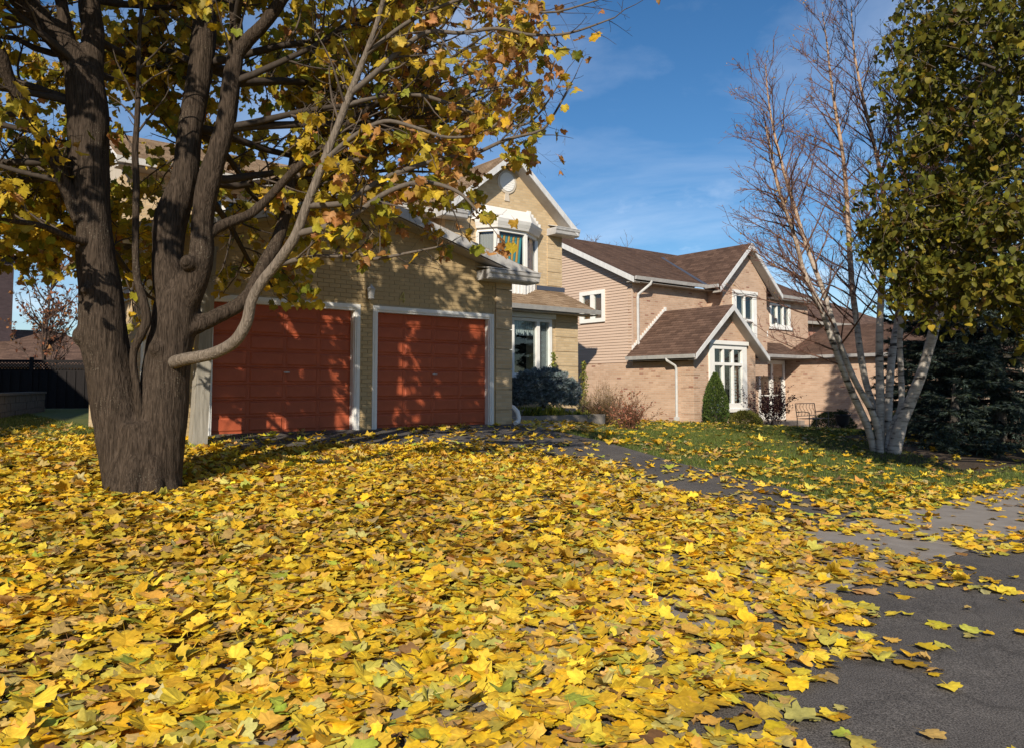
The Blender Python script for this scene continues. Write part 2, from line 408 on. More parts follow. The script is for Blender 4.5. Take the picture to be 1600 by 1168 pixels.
def roof_plane(mb, e0, e1, t1, t0, th=.05, row=.14, step=.012, mi=0):
    # shingle courses from the eave edge e0-e1 up to the top edge t0-t1, each course lapping the one below
    e0, e1, t0, t1 = map(Vector, (e0, e1, t0, t1))
    n = (e1-e0).cross(t0-e0)
    if n.length < 1e-6: n = (e1-e0).cross(t1-e0)
    n.normalize()
    if n.z < 0: n = -n
    L = max((t0-e0).length, (t1-e1).length); k = max(1, int(L/row))
    for i in range(k):
        a, b = i/k, (i+1)/k
        p = [e0.lerp(t0,a), e1.lerp(t1,a), e1.lerp(t1,b), e0.lerp(t0,b)]
        lo = n*(step); hi = n*.001
        q = [p[0]+lo, p[1]+lo, p[2]+hi, p[3]+hi]; d = [x - n*th for x in p]
        if (q[3]-q[2]).length < .01: q = q[:3]; d = d[:3]
        m = len(q); vs = q + d
        fs = [tuple(range(m)), tuple(range(2*m-1, m-1, -1))] + [(j, m+j, m+(j+1)%m, (j+1)%m) for j in range(m)]
        nr = (vs[1]-vs[0]).cross(vs[2]-vs[0])
        if nr.dot(n) < 0: fs = [f[::-1] for f in fs]
        mb.add(vs, fs, mi)
    return mb
MAPLE = {
  'flare': [(-3.763,7.94,-0.522,0.4263),(-3.768,7.94,-0.341,0.3837),(-3.773,7.94,-0.166,0.3482),(-3.781,7.94,0.127,0.3268),(-3.801,7.94,0.389,0.2844)],
  'stem_l': [(-3.876,7.94,-0.457,0.3001),(-3.911,7.94,-0.133,0.3005),(-3.965,7.94,0.127,0.294),(-4.052,7.92,0.52,0.2802),(-4.125,7.9,0.914,0.2589),(-4.188,7.86,1.306,0.2658),(-4.218,7.84,1.765,0.2368),(-4.27,7.82,2.092,0.2153),(-4.291,7.8,2.486,0.1935),(-4.357,7.8,3.085,0.2227),(-4.376,7.78,3.616,0.2294),(-4.424,7.76,4.012,0.2007)],
  'stem_r': [(-3.65,7.96,-0.46,0.2903),(-3.639,7.96,-0.135,0.29),(-3.637,7.98,0.19,0.2904),(-3.621,8.0,0.518,0.2836),(-3.601,8.02,0.916,0.2696),(-3.562,8.03,1.318,0.2693),(-3.518,8.05,1.589,0.2621),(-3.502,8.05,1.758,0.2336)],
  'r1': [(-3.531,8.05,1.589,0.1985),(-3.618,8.06,1.929,0.1923),(-3.641,8.08,2.205,0.1857),(-3.625,8.1,2.552,0.2002),(-3.508,8.12,2.972,0.1638),(-3.473,8.15,3.541,0.1497),(-3.392,8.2,4.268,0.1499),(-3.374,8.25,5.012,0.1361),(-3.356,8.3,5.845,0.1151),(-3.456,8.4,6.96,0.0875),(-3.447,8.5,8.037,0.0588),(-3.427,8.5,8.818,0.0294)],
  'r2': [(-3.458,8.02,1.586,0.1831),(-3.327,7.98,1.85,0.1673),(-3.241,7.95,2.114,0.1453),(-3.229,7.93,2.514,0.1311),(-3.153,7.9,2.912,0.137),(-2.997,7.88,3.448,0.1154),(-2.929,7.85,3.914,0.1147),(-2.885,7.84,4.196,0.1008),(-2.885,7.84,4.525,0.0739),(-2.911,7.84,4.8,0.0673),(-2.989,7.9,5.53,0.0543),(-2.938,7.9,6.377,0.0406),(-2.989,7.9,7.163,0.0203)],
  'r2b': [(-2.898,7.84,4.169,0.0874),(-2.76,7.8,4.335,0.0866),(-2.581,7.75,4.482,0.0789),(-2.371,7.7,4.728,0.0778),(-2.055,7.6,5.146,0.0634),(-1.649,7.5,5.689,0.0495),(-1.283,7.4,6.288,0.0303),(-1.017,7.3,6.809,0.0178)],
  'l_a': [(-4.436,7.76,3.979,0.1578),(-4.525,7.72,4.157,0.1436),(-4.734,7.65,4.4,0.137),(-4.948,7.55,4.651,0.13),(-5.207,7.4,4.965,0.1084),(-5.534,7.3,5.427,0.073),(-5.857,7.2,5.944,0.0443)],
  'l_b': [(-4.513,7.74,4.071,0.0863),(-4.567,7.7,4.39,0.0718),(-4.644,7.7,4.728,0.0648),(-4.79,7.8,5.331,0.0513),(-4.842,7.9,6.094,0.0296)],
  'l_c': [(-4.366,7.78,3.919,0.1433),(-4.379,7.85,4.393,0.1298),(-4.461,7.9,4.831,0.1236),(-4.505,8.0,5.59,0.1029),(-4.539,8.2,6.591,0.075),(-4.646,8.4,7.798,0.0383)],
  'l_left': [(-4.375,7.74,2.439,0.1002),(-4.435,7.7,2.581,0.0929),(-4.488,7.6,2.798,0.0852),(-4.526,7.5,3.015,0.0845),(-4.637,7.4,3.252,0.0771),(-4.674,7.3,3.389,0.0765),(-4.759,7.15,3.632,0.0689),(-4.772,7.0,3.883,0.0611),(-4.895,6.9,4.194,0.0474),(-5.076,6.8,4.624,0.0339)],
  'l_low': [(-4.267,7.7,2.202,0.0567),(-4.347,7.5,2.215,0.0419),(-4.48,7.2,2.279,0.0341),(-4.643,6.9,2.268,0.0268),(-4.737,6.7,2.299,0.0132)],
  'l5': [(-3.449,7.85,1.004,0.083),(-3.268,7.7,1.031,0.0776),(-2.954,7.55,1.076,0.072),(-2.701,7.45,1.184,0.0703),(-2.563,7.4,1.367,0.0663),(-2.504,7.36,1.579,0.0627),(-2.393,7.33,1.761,0.0622),(-2.264,7.3,1.911,0.0586),(-2.124,7.27,2.09,0.0611),(-2.047,7.25,2.216,0.0607),(-1.934,7.22,2.511,0.0512),(-1.788,7.2,2.888,0.0479),(-1.643,7.18,3.259,0.0445),(-1.536,7.15,3.527,0.0413),(-1.385,7.1,3.884,0.035),(-1.253,7.05,4.226,0.0289),(-1.17,7.0,4.552,0.0229),(-1.039,6.9,4.987,0.0141)],
  'l4': [(-3.437,8.0,1.349,0.1194),(-3.297,8.08,1.409,0.1056),(-3.15,8.2,1.515,0.0992),(-2.959,8.35,1.662,0.0929),(-2.847,8.4,1.837,0.0858),(-2.764,8.5,2.101,0.0865),(-2.657,8.6,2.371,0.0871),(-2.585,8.7,2.759,0.0805),(-2.562,8.8,3.158,0.0739),(-2.529,8.85,3.475,0.0668),(-2.397,8.9,3.758,0.0594),(-2.19,9.0,4.002,0.0523),(-2.052,9.05,4.286,0.0449),(-1.881,9.2,4.857,0.0379),(-1.749,9.3,5.39,0.0305),(-1.534,9.4,6.269,0.0192)],
  'l3': [(-3.218,7.95,2.283,0.0829),(-3.127,8.0,2.401,0.0727),(-2.997,8.1,2.504,0.0661),(-2.829,8.2,2.609,0.0629),(-2.662,8.25,2.782,0.0594),(-2.505,8.25,2.958,0.0556),(-2.32,8.2,3.121,0.055),(-2.068,8.15,3.295,0.0475),(-1.852,8.1,3.489,0.0402),(-1.537,8.05,3.715,0.0363),(-1.21,8.0,3.974,0.0326),(-0.954,8.0,4.322,0.026),(-0.683,8.0,4.672,0.0194),(-0.406,7.9,5.04,0.0128)],
  'thin': [(-3.725,7.85,0.134,0.0421),(-3.75,7.82,0.394,0.049),(-3.785,7.78,0.718,0.0454),(-3.82,7.75,1.072,0.0488),(-3.721,7.72,1.296,0.0553),(-3.68,7.72,1.425,0.0586),(-3.708,7.7,1.617,0.0551),(-3.771,7.7,1.812,0.0484),(-3.788,7.68,2.068,0.0414),(-3.789,7.66,2.455,0.0413),(-3.782,7.64,2.776,0.0412),(-3.794,7.62,3.097,0.0411),(-3.774,7.6,3.418,0.0341),(-3.771,7.6,3.747,0.0307),(-3.773,7.6,4.277,0.0273),(-3.746,7.6,4.945,0.0204)],
  'b1': [(-2.047,7.25,2.204,0.0364),(-1.719,7.2,2.273,0.0328),(-1.48,7.15,2.366,0.0294),(-1.167,7.1,2.566,0.0261),(-0.827,7.0,2.637,0.0227),(-0.498,6.95,2.534,0.0169),(-0.319,6.9,2.345,0.0111)],
  'b2': [(-1.933,7.22,2.468,0.0301),(-1.617,7.3,2.512,0.0302),(-1.452,7.3,2.617,0.0288),(-1.209,7.35,2.781,0.027),(-0.875,7.4,2.922,0.024),(-0.625,7.4,2.985,0.0216),(-0.365,7.45,3.045,0.0193),(-0.063,7.5,3.196,0.0169),(0.267,7.5,3.286,0.0139),(0.394,7.5,3.416,0.0121),(0.574,7.5,3.74,0.0085)],
  'b3': [(-1.536,7.15,3.527,0.0295),(-1.328,7.1,3.674,0.0291),(-1.069,7.05,3.886,0.0259),(-0.794,7.0,4.054,0.0227),(-0.478,7.0,4.048,0.0181),(-0.136,6.95,4.067,0.0168),(0.177,6.9,3.983,0.0139),(0.53,6.9,4.001,0.0112),(0.943,6.9,4.146,0.0067)],
  'b4': [(-1.58,7.16,3.419,0.0236),(-1.24,7.3,3.566,0.0239),(-0.88,7.4,3.604,0.021),(-0.509,7.5,3.513,0.0182),(-0.129,7.6,3.385,0.0153),(0.196,7.7,3.453,0.0112),(0.445,7.7,3.786,0.0075)],
  'b5': [(-1.385,7.1,3.884,0.0233),(-1.016,7.0,4.121,0.02),(-0.649,6.9,4.255,0.0168),(-0.175,6.8,4.324,0.0137),(0.291,6.8,4.144,0.011),(0.785,6.8,4.264,0.0072)],
  'b6': [(-1.788,7.2,2.888,0.0269),(-1.502,7.1,3.09,0.0234),(-1.186,7.0,3.208,0.02),(-0.883,6.95,3.131,0.017),(-0.584,6.9,3.024,0.014),(-0.234,6.9,3.084,0.0111),(0.059,6.9,3.352,0.0078)],
  'b7': [(-2.562,8.8,3.158,0.0369),(-2.255,8.9,3.322,0.0333),(-1.825,9.0,3.444,0.0296),(-1.386,9.1,3.669,0.026),(-0.857,9.2,3.939,0.0224),(-0.316,9.3,4.336,0.0173),(0.0,9.3,4.659,0.0113)],
  'b8': [(-2.264,7.3,1.911,0.0308),(-2.034,7.35,1.981,0.0246),(-1.738,7.4,2.02,0.0215),(-1.374,7.45,1.997,0.0183),(-1.007,7.5,2.069,0.0134),(-0.693,7.5,2.133,0.0091)],
}
BIRCH = {
  's1': [(6.523,13.9,-0.482,0.0993),(6.493,13.9,-0.322,0.0992),(6.321,13.8,0.129,0.0919),(6.05,13.7,0.643,0.0846),(5.815,13.6,1.14,0.0812),(5.605,13.5,1.644,0.0743),(5.418,13.4,2.097,0.0699),(5.197,13.3,2.467,0.0633),(5.06,13.3,2.815,0.0574),(4.932,13.2,3.224,0.0523),(4.755,13.2,3.795,0.0452),(4.585,13.1,4.219,0.038),(4.485,13.1,4.781,0.029),(4.385,13.1,5.345,0.0178)],
  's2': [(6.568,13.8,-0.473,0.0864),(6.534,13.8,-0.019,0.0863),(6.361,13.7,0.371,0.0793),(6.089,13.6,0.802,0.0758),(5.908,13.6,1.22,0.0718),(5.687,13.5,1.757,0.065),(5.563,13.5,2.221,0.0624),(5.436,13.5,2.607,0.0587),(5.234,13.5,3.177,0.0525),(5.034,13.5,3.865,0.0464),(4.875,13.5,4.441,0.0405),(4.749,13.5,4.962,0.0346),(4.666,13.5,5.369,0.0288),(4.585,13.5,5.952,0.0207),(4.551,13.5,6.539,0.0115)],
  's3': [(6.805,14.2,-0.509,0.0891),(6.685,14.2,0.239,0.0887),(6.57,14.3,0.839,0.0864),(6.478,14.3,1.41,0.0811),(6.467,14.4,1.992,0.0789),(6.409,14.4,2.573,0.0762),(6.378,14.4,3.241,0.0698),(6.359,14.4,3.925,0.0634),(6.329,14.4,4.637,0.0557),(6.283,14.4,5.23,0.0506),(6.2,14.4,5.825,0.0416),(6.108,14.4,6.548,0.0327),(6.041,14.4,7.326,0.0226),(5.969,14.4,7.932,0.0125)],
  's4': [(6.708,14.0,-0.514,0.1129),(6.67,14.0,-0.238,0.1065),(6.686,14.0,0.756,0.1002),(6.691,14.0,1.35,0.0939),(6.722,14.0,2.04,0.0877),(6.788,14.0,2.758,0.0815),(6.837,14.0,3.243,0.0753),(6.858,14.0,3.98,0.0628),(6.826,14.0,4.517,0.0564),(6.724,14.0,5.105,0.05),(6.577,14.0,5.805,0.0411),(6.431,14.0,6.594,0.0322),(6.363,14.0,7.168,0.0222),(6.345,14.0,7.855,0.0123)],
  's5': [(6.875,14.2,-0.509,0.102),(6.9,14.2,-0.042,0.102),(6.99,14.3,0.555,0.1028),(7.122,14.4,1.367,0.0972),(7.298,14.5,2.001,0.0916),(7.373,14.5,2.5,0.0865),(7.444,14.5,2.829,0.0814),(7.519,14.5,3.332,0.0789),(7.567,14.5,4.095,0.0685),(7.483,14.5,4.962,0.0578),(7.406,14.5,5.71,0.0471),(7.462,14.5,6.337,0.0393),(7.535,14.5,7.144,0.0289),(7.611,14.5,8.045,0.0158)],
  's6': [(6.741,13.9,-0.482,0.0749),(6.76,13.9,-0.231,0.0749),(6.873,13.9,0.09,0.0814),(7.01,13.9,0.446,0.0754),(7.025,13.9,0.952,0.0729),(7.019,13.9,1.554,0.0691),(7.072,13.9,2.147,0.0629),(7.152,13.9,2.896,0.0567),(7.293,13.9,3.72,0.0506),(7.486,13.9,4.669,0.0381),(7.661,13.9,5.745,0.0255),(7.813,13.9,6.831,0.0128)],
  's7': [(6.771,13.8,-0.541,0.1863),(6.81,13.8,-0.382,0.1741),(6.899,13.7,0.099,0.1549),(7.054,13.6,0.565,0.1423),(7.208,13.5,1.059,0.1297),(7.303,13.4,1.526,0.1231),(7.372,13.3,1.931,0.1165),(7.464,13.2,2.377,0.11),(7.519,13.1,2.751,0.1034),(7.622,13.1,3.205,0.0976),(7.663,13.0,3.528,0.085),(7.81,13.0,4.304,0.0732),(7.921,13.0,4.974,0.0611),(8.067,13.0,5.985,0.043),(8.214,13.0,7.006,0.0246)],
}
LINDEN_CLUMPS = [(5.97,10.0,5.39),(5.47,9.6,4.78),(5.57,10.2,5.48),(5.79,9.2,4.54),(6.06,9.0,4.93),(5.82,8.8,3.84),(5.79,9.5,4.0),(5.51,10.0,4.26),(5.41,10.0,3.7),(5.55,9.4,3.32),(5.84,9.0,3.14),(5.33,10.2,3.28),(5.21,10.4,3.06),(5.17,10.6,2.88),(5.27,9.8,2.85),(5.47,9.3,2.66),(5.62,8.8,2.48),(5.2,10.0,2.46),(5.39,9.6,2.23),(5.58,9.0,2.07),(5.69,8.6,2.08),(5.21,10.2,2.15),(5.38,9.9,1.9),(5.7,9.8,5.64),(5.96,9.3,5.39),(5.65,10.4,4.85),(5.79,8.6,2.74),(6.36,10.4,4.85),(6.55,10.2,3.89),(6.07,10.6,3.38),(6.27,10.4,2.36),(6.07,9.2,1.71),(6.06,8.6,2.23),(6.1,8.6,3.32),(6.15,8.6,4.44),(6.71,9.0,3.83)]
COVER = [(2.74,18.69,0.05),(3.59,20.06,0.05),(1.87,13.91,0.3),(1.38,12.51,0.5),(2.11,12.21,0.8),(1.33,10.8,1),(1.97,10.55,1),(0.82,8.12,1),(0.91,6.02,1),(0.63,4.92,0.85),(0.48,4.55,0.7),(0.81,4.35,0.85),(1.32,4.51,1),(1.86,6.42,1),(3.14,10.11,1),(3.63,11.72,0.35),(4.41,11.48,0.3),(5.12,11.24,0.3),(6.14,11.06,0.3),(7.3,10.94,0.3),(8.44,11.0,0.3),(4.03,10.04,0.85),(5.11,9.93,0.9),(6.14,9.88,0.9),(7.08,9.55,0.7),(2.92,7.1,1),(4.34,7.8,1),(5.85,8.03,1),(8.2,9.5,0.25),(9.41,10.72,0.35),(9.29,9.9,0.15),(9.02,8.86,0.12),(7.24,7.98,0.9),(7.76,7.51,0.6),(8.55,7.75,0.2),(8.46,6.96,0.2),(6.91,6.27,0.95),(8.02,6.19,0.22),(6.79,5.25,0.8),(7.63,5.18,0.3),(5.97,4.26,1),(7.82,4.74,0.35),(7.26,4.06,0.45),(5.9,3.71,0.9),(5.73,3.06,0.6),(4.62,2.68,0.95),(7.17,3.39,0.3),(8.1,3.45,0.35),(8.57,3.1,0.22),(9.54,3.78,0.3),(10.09,3.38,0.2),(5.24,2.58,0.25),(4.13,2.33,0.6),(3.59,2.38,0.85),(3.56,2.18,0.35),(4.52,2.16,0.06),(5.5,2.2,0.07),(6.75,2.28,0.1),(4.52,1.66,0.05),(3.82,1.99,0.08),(3.18,2.47,0.95),(3.35,3.05,1),(4.02,4.29,1),(2.47,3.12,1),(1.96,3.5,1),(1.54,3.72,1),(11.05,12.17,0.55),(15.93,15.64,0.6),(10.17,10.49,0.35),(9.93,9.29,0.6),(10.33,8.77,0.45),(9.81,7.57,0.5),(12.54,10.3,0.2),(14.35,10.71,0.15),(13.23,8.96,0.2),(12.95,7.83,0.22),(10.31,6.77,0.4),(9.56,5.51,0.55),(11.98,6.67,0.3),(11.9,6.1,0.4),(9.55,4.66,0.6),(12.41,5.36,0.3),(10.38,4.49,0.5),(13.65,4.92,0.3),(11.54,4.17,0.45),(8.47,4.43,0.55),(13.38,6.08,0.2),(2.84,1.89,0.7),(2.0,2.52,1),(0.98,3.31,1),(0.43,3.73,0.8),(3.26,1.56,0.1),(3.66,1.26,0.05)]

# ================================================================== the setting
def axis(lo, hi, a, b, fine, extra=()):
    near = list(np.arange(a, b + 1e-6, fine)); far = []
    d = fine
    x = b
    while x < hi: d *= 1.35; x += d; far.append(x)
    x = a; d = fine
    while x > lo: d *= 1.35; x -= d; far.append(x)
    return np.array(sorted({*[round(float(v), 4) for v in near + far + list(extra)]}))
def grid_sheet(name, R, S, off, m, z=None):
    rr, ss = np.meshgrid(R, S, indexing='ij') if R.ndim == 1 else (R, S)
    zz = gz(rr, ss) + off if z is None else z(rr, ss)
    v = np.stack([CT*rr - ST*ss, ST*rr + CT*ss, zz], -1).reshape(-1, 3)
    n0, n1 = rr.shape; i = np.arange(n0*n1).reshape(n0, n1)
    q = np.stack([i[:-1,:-1], i[1:,:-1], i[1:,1:], i[:-1,1:]], -1).reshape(-1, 4)
    return npmesh(name, v, q, m, smooth=True)
g = grid_sheet('ground', axis(-500, 500, -12, 36, .4), axis(-300, 600, -6, 30, .4, (4.2, 12.4)), 0, M['lawn'])
tag(g, kind='structure')
def strip(name, rl, rr, s0, s1, off, m, n=12, ds=.2):
    S = np.array(sorted({*np.round(np.arange(s0, s1, ds), 4), s1, *[k for k in (4.2, 12.4) if s0 < k < s1]}))
    U = np.linspace(0, 1, n)
    L_ = np.array([rl(s) for s in S]); R_ = np.array([rr(s) for s in S])
    rg = L_[None, :] + (R_-L_)[None, :]*U[:, None]; sg = np.repeat(S[None, :], n, 0)
    return tag(grid_sheet(name, rg, sg, off, m), kind='structure')
interp = lambda xs, ys: (lambda s: float(np.interp(s, xs, ys)))
DR = interp([4.2, 5.6, 7.5, 9.75, 11.3, 12.6], [8.45, 8.95, 9.2, 9.8, 9.98, 10.0])
strip('leaf_littered_ground', lambda s: -9, lambda s: 3.4, 4.25, 13.2, .008, M['litter'], 40)
strip('driveway', lambda s: 3.4, DR, 4.22, 12.52, .012, M['asphalt'], 24)
strip('road', lambda s: -30, lambda s: 40, -14, 2.86, .010, M['asphalt'], 60)
sw = strip('sidewalk', lambda s: -12, lambda s: 26, 2.87, 4.21, .004, M['soil'], 60)
k = 0
for r0 in np.arange(-6, 22, 1.5):
    mb = MB(); v = []
    dz = random.uniform(-.004, .006)
    for (r, s) in ((r0+.012, 2.885), (r0+1.488, 2.885), (r0+1.488, 4.195), (r0+.012, 4.195)):
        v.append((*W(r, s)[:2], float(gz(r, s)) + .016 + dz))
    mb.slab(v, (0, 0, -.06))
    obj('slab', mb, M['concrete'], sw)
# paved walk from the drive to the front step, flower bed, entrance court of the second house
strip('walkway', lambda s: 9.9, lambda s: 12.1, 11.2, 13.5, .014, M['concrete'], 12)
strip('flower_bed', lambda s: 10.2, lambda s: 15.4, 13.5, 16.2, .02, M['soil'], 12)
tag(grid_sheet('entrance_court', np.linspace(22.3, 29.7, 10), np.linspace(11.9, 18.6, 10), .02, M['concrete']), kind='structure')
strip('mulch_bed', lambda s: 13.0, lambda s: 22, 4.9, 9.2, .010, M['soil'], 20)

# ================================================================== first house
H1 = Thing('brick_house', (2.85, 12.34, 0), 'beige brick house with two rust red garage doors and a white bay window', 'house')
hs = 12.34
DOORS = [(3.80, 6.26), (6.69, 9.23)]
def rake1(r): return 4.16 - .28*abs(r-6.3)            # top of garage roof above the front edge
# --- garage wall: mortar bed behind single bricks
mb = MB()
wall_s(mb, 2.87, 9.74, -.12, 2.85, hs+.008, hs+.14, [(a, b, -.12, 2.14) for a, b in DOORS])
mb.slab([(2.87, hs+.008, 2.85), (9.74, hs+.008, 2.85), (9.74, hs+.008, 3.02), (6.3, hs+.008, 3.98), (2.87, hs+.008, 3.02)], (0, .12, 0))
gw = H1.part('garage_wall', mb, M['mortar'])
bm_ = mat('garage_brick', (.4, .3, .19), .88, .2)
t_ = bm_.node_tree; oi = N(t_, 'ShaderNodeAttribute', attribute_name='Col'); oi2 = N(t_, 'ShaderNodeObjectInfo')
rp = N(t_, 'ShaderNodeValToRGB'); rp.color_ramp.elements[0].color = (.41, .30, .16, 1); rp.color_ramp.elements[1].color = (.48, .36, .20, 1)
cxy = N(t_, 'ShaderNodeTexCoord'); nz = N(t_, 'ShaderNodeTexNoise'); nz.inputs['Scale'].default_value = 14; nz.inputs['Detail'].default_value = 6
t_.links.new(cxy.outputs['Object'], nz.inputs['Vector'])
ad_ = N(t_, 'ShaderNodeMath', operation='MULTIPLY_ADD'); ad_.inputs[1].default_value = .45
t_.links.new(oi2.outputs['Random'], ad_.inputs[0]); t_.links.new(nz.outputs['Fac'], ad_.inputs[2])
sb_ = N(t_, 'ShaderNodeMath', operation='SUBTRACT'); sb_.inputs[1].default_value = .22
t_.links.new(ad_.outputs[0], sb_.inputs[0])
t_.links.new(sb_.outputs[0], rp.inputs[0]); t_.links.new(rp.outputs[0], bsdf(bm_).inputs['Base Color'])
n3 = N(t_, 'ShaderNodeTexNoise'); n3.inputs['Scale'].default_value = 70; b3 = N(t_, 'ShaderNodeBump'); b3.inputs['Strength'].default_value = .5; b3.inputs['Distance'].default_value = .004
t_.links.new(cxy.outputs['Object'], n3.inputs['Vector']); t_.links.new(n3.outputs['Fac'], b3.inputs['Height']); t_.links.new(b3.outputs[0], bsdf(bm_).inputs['Normal'])
cells = []
BW, RH, G = .215, .075, .008
for j in range(-1, 54):
    z0 = j*RH; z1 = z0 + RH - G
    x = 2.85 - (BW/2 if j % 2 else 0)
    lo, hi = 2.87, 9.36
    if z1 > 2.9:
        half = (4.02 - z1)/.28
        lo, hi = max(lo, 6.3-half), min(9.74, 6.3+half)
        if half < .15: break
    while x < hi:
        a, b = max(x, lo), min(x+BW-G, hi)
        for (d0, d1) in DOORS:
            if z0 < 2.22:
                if d0-.06 < a < d1+.06: a = min(b, d1+.07)
                elif d0-.06 < b < d1+.06: b = max(a, d0-.07)
        if b-a > .025: cells.append((a, b, z0, z1))
        x += BW
cells.sort(key=lambda c: (0 if (c[0] > 4.2 and c[2] > 0) else 1, c[0]))
bx = {}
def brick_mesh(w, h):
    key = (round(w, 2), round(h, 3))
    if key not in bx:
        m = MB(); e = .003; d = .03
        a, c = w/2, h/2
        m.add([(-a,0,-c),(a,0,-c),(a,0,c),(-a,0,c),(-a+e,-.004,-c+e),(a-e,-.004,-c+e),(a-e,-.004,c-e),(-a+e,-.004,c-e),(-a,d,-c),(a,d,-c),(a,d,c),(-a,d,c)],
              [(4,5,6,7),(0,1,5,4),(1,2,6,5),(2,3,7,6),(3,0,4,7),(0,8,9,1),(1,9,10,2),(2,10,11,3),(3,11,8,0)])
        me = bpy.data.meshes.new('brick'); me.from_pydata(m.v, [], m.f); me.materials.append(bm_); me.update(); bx[key] = me
    return bx[key]
for (a, b, z0, z1) in cells[:290]:
    o = H1.share('brick', brick_mesh(b-a, z1-z0), ((a+b)/2, hs+random.uniform(-.002, .002), (z0+z1)/2), gw)
    o.scale.x = (b-a)/round(b-a, 2)
mb = MB()
for (a, b, z0, z1) in cells[290:]: mb.box(a, b, hs+random.uniform(-.002, .002), hs+.03, z0, z1)
o = H1.part('brickwork', mb, bm_, gw); o['kind'] = 'stuff'
# corner blocks
for j in range(8):
    z0 = -.1 + j*.405 if j else -.12
    z1 = -.1 + (j+1)*.405 - .016
    mb = MB(); mb.box(9.372, 9.78, hs-.022, hs+.3, z0, min(z1, 2.95))
    H1.part('quoin', mb, M['beige_brick'], gw)
# side walls of the garage
mb = MB(); mb.box(2.86, 2.98, hs+.16, 16.7, -.1, 2.15); H1.part('side_wall', mb, M['beige_brick'])
mb = MB(); mb.box(9.5, 9.74, hs+.31, 16.1, -.1, 3.0); H1.part('side_wall', mb, M['beige_brick'])
mb = MB(); mb.box(2.80, 2.90, hs-.01, hs+.13, -.1, 3.0)
H1.part('corner_trim', mb, M['white_paint'])
for j in range(8):
    z = 2.15 + j*.105
    mb = MB(); mb.add([(2.835, hs+.13, z), (2.835, 16.7, z), (2.86, 16.7, z+.105), (2.86, hs+.13, z+.105), (2.9, hs+.13, z), (2.9, 16.7, z), (2.9, 16.7, z+.105), (2.9, hs+.13, z+.105)],
        [(0,3,2,1),(4,5,6,7),(0,1,5,4),(2,3,7,6),(1,2,6,5),(0,4,7,3)])
    H1.part('siding_board', mb, M['beige_siding'])
# --- garage doors
for (a, b) in DOORS:
    mb = MB(); mb.box(a, b, hs+.135, hs+.17, .012, 2.14)
    dr = H1.part('garage_door', mb, M['garage_red'])
    n = 8; ph = 2.12/n; cw = (b-a-.04)/4
    # one recessed-edge panel mesh, shared
    key = ('panel', round(cw, 3))
    m = MB(); w, h = cw-.045, ph-.05; e = .022
    m.add([(-w/2,0,-h/2),(w/2,0,-h/2),(w/2,0,h/2),(-w/2,0,h/2),(-w/2+e,-.014,-h/2+e),(w/2-e,-.014,-h/2+e),(w/2-e,-.014,h/2-e),(-w/2+e,-.014,h/2-e)],
          [(4,5,6,7),(0,1,5,4),(1,2,6,5),(2,3,7,6),(3,0,4,7)])
    me = bpy.data.meshes.new('panel'); me.from_pydata(m.v, [], m.f); me.materials.append(M['garage_red']); me.update()
    for i in range(n):
        for c in range(4):
            H1.share('panel', me, (a+.02+cw*(c+.5), hs+.1345, .02+ph*(i+.5)), dr)
    for i in range(1, n):                    # section joints: a lip over a dark gap
        m = MB(); zj = .012+ph*i+.004
        m.add([(a, hs+.1345, zj-.014), (b, hs+.1345, zj-.014), (b, hs+.122 if i % 2 == 0 else hs+.127, zj), (a, hs+.122 if i % 2 == 0 else hs+.127, zj), (a, hs+.1345, zj+.003), (b, hs+.1345, zj+.003)],
              [(0,1,2,3),(3,2,5,4)])
        H1.part('section_lip', m, M['garage_red'], dr)
    m = MB(); cxd = (a+b)/2 + .03
    m.box(cxd-.05, cxd+.05, hs+.085, hs+.105, .99, 1.005); m.box(cxd-.012, cxd+.012, hs+.1, hs+.135, .985, 1.01)
    H1.part('handle', m, M['galv'], dr)
    # jamb and brick mould
    m = MB()
    m.box(a-.01, a+.022, hs+.022, hs+.2, -.02, 2.14); m.box(b-.022, b+.01, hs+.022, hs+.2, -.02, 2.14); m.box(a+.022, b-.022, hs+.022, hs+.2, 2.10, 2.15)
    for k_, (w0, w1, d) in enumerate(((-.02, .03, -.012), (.03, .065, -.028), (.065, .10, -.018))):
        m.box(a-w1+.01, a-w0+.01 if k_ else a+.01, hs+d, hs+.021, -.02, 2.14+w1-.03)
        m.box(b+w0-.01 if k_ else b-.01, b+w1-.01, hs+d, hs+.021, -.02, 2.14+w1-.03)
        m.box(a-w0+.011 if k_ else a+.011, b+w0-.011 if k_ else b-.011, hs+d, hs+.021, 2.14+w0-.03 if k_ else 2.10, 2.14+w1-.03)
    H1.part('door_frame', m, M['white_paint'])
# --- garage roof
mb = MB()
roof_plane(mb, (10.18, 11.95, rake1(10.18)), (10.18, 17.3, rake1(10.18)), (6.3, 17.3, 4.16), (6.3, 11.95, 4.16))
roof_plane(mb, (2.42, 17.3, rake1(2.42)), (2.42, 11.95, rake1(2.42)), (6.3, 11.95, 4.16), (6.3, 17.3, 4.16))
gr = H1.part('garage_roof', mb, M['tan_shingle'])
for sgn in (-1, 1):
    mb = MB(); e = 6.3+sgn*3.88
    mb.slab([(6.3, 11.93, 4.15), (e, 11.93, rake1(e)-.01), (e, 11.93, rake1(e)-.19), (6.3, 11.93, 3.97)], (0, .035, 0))
    H1.part('fascia', mb, M['grey_trim'], gr)
    mb = MB(); mb.slab([(6.3, 11.97, 3.96), (e, 11.97, rake1(e)-.2), (e, hs+.01, rake1(e)-.2), (6.3, hs+.01, 3.96)], (0, 0, -.012))
    H1.part('soffit', mb, M['soffit'], gr)
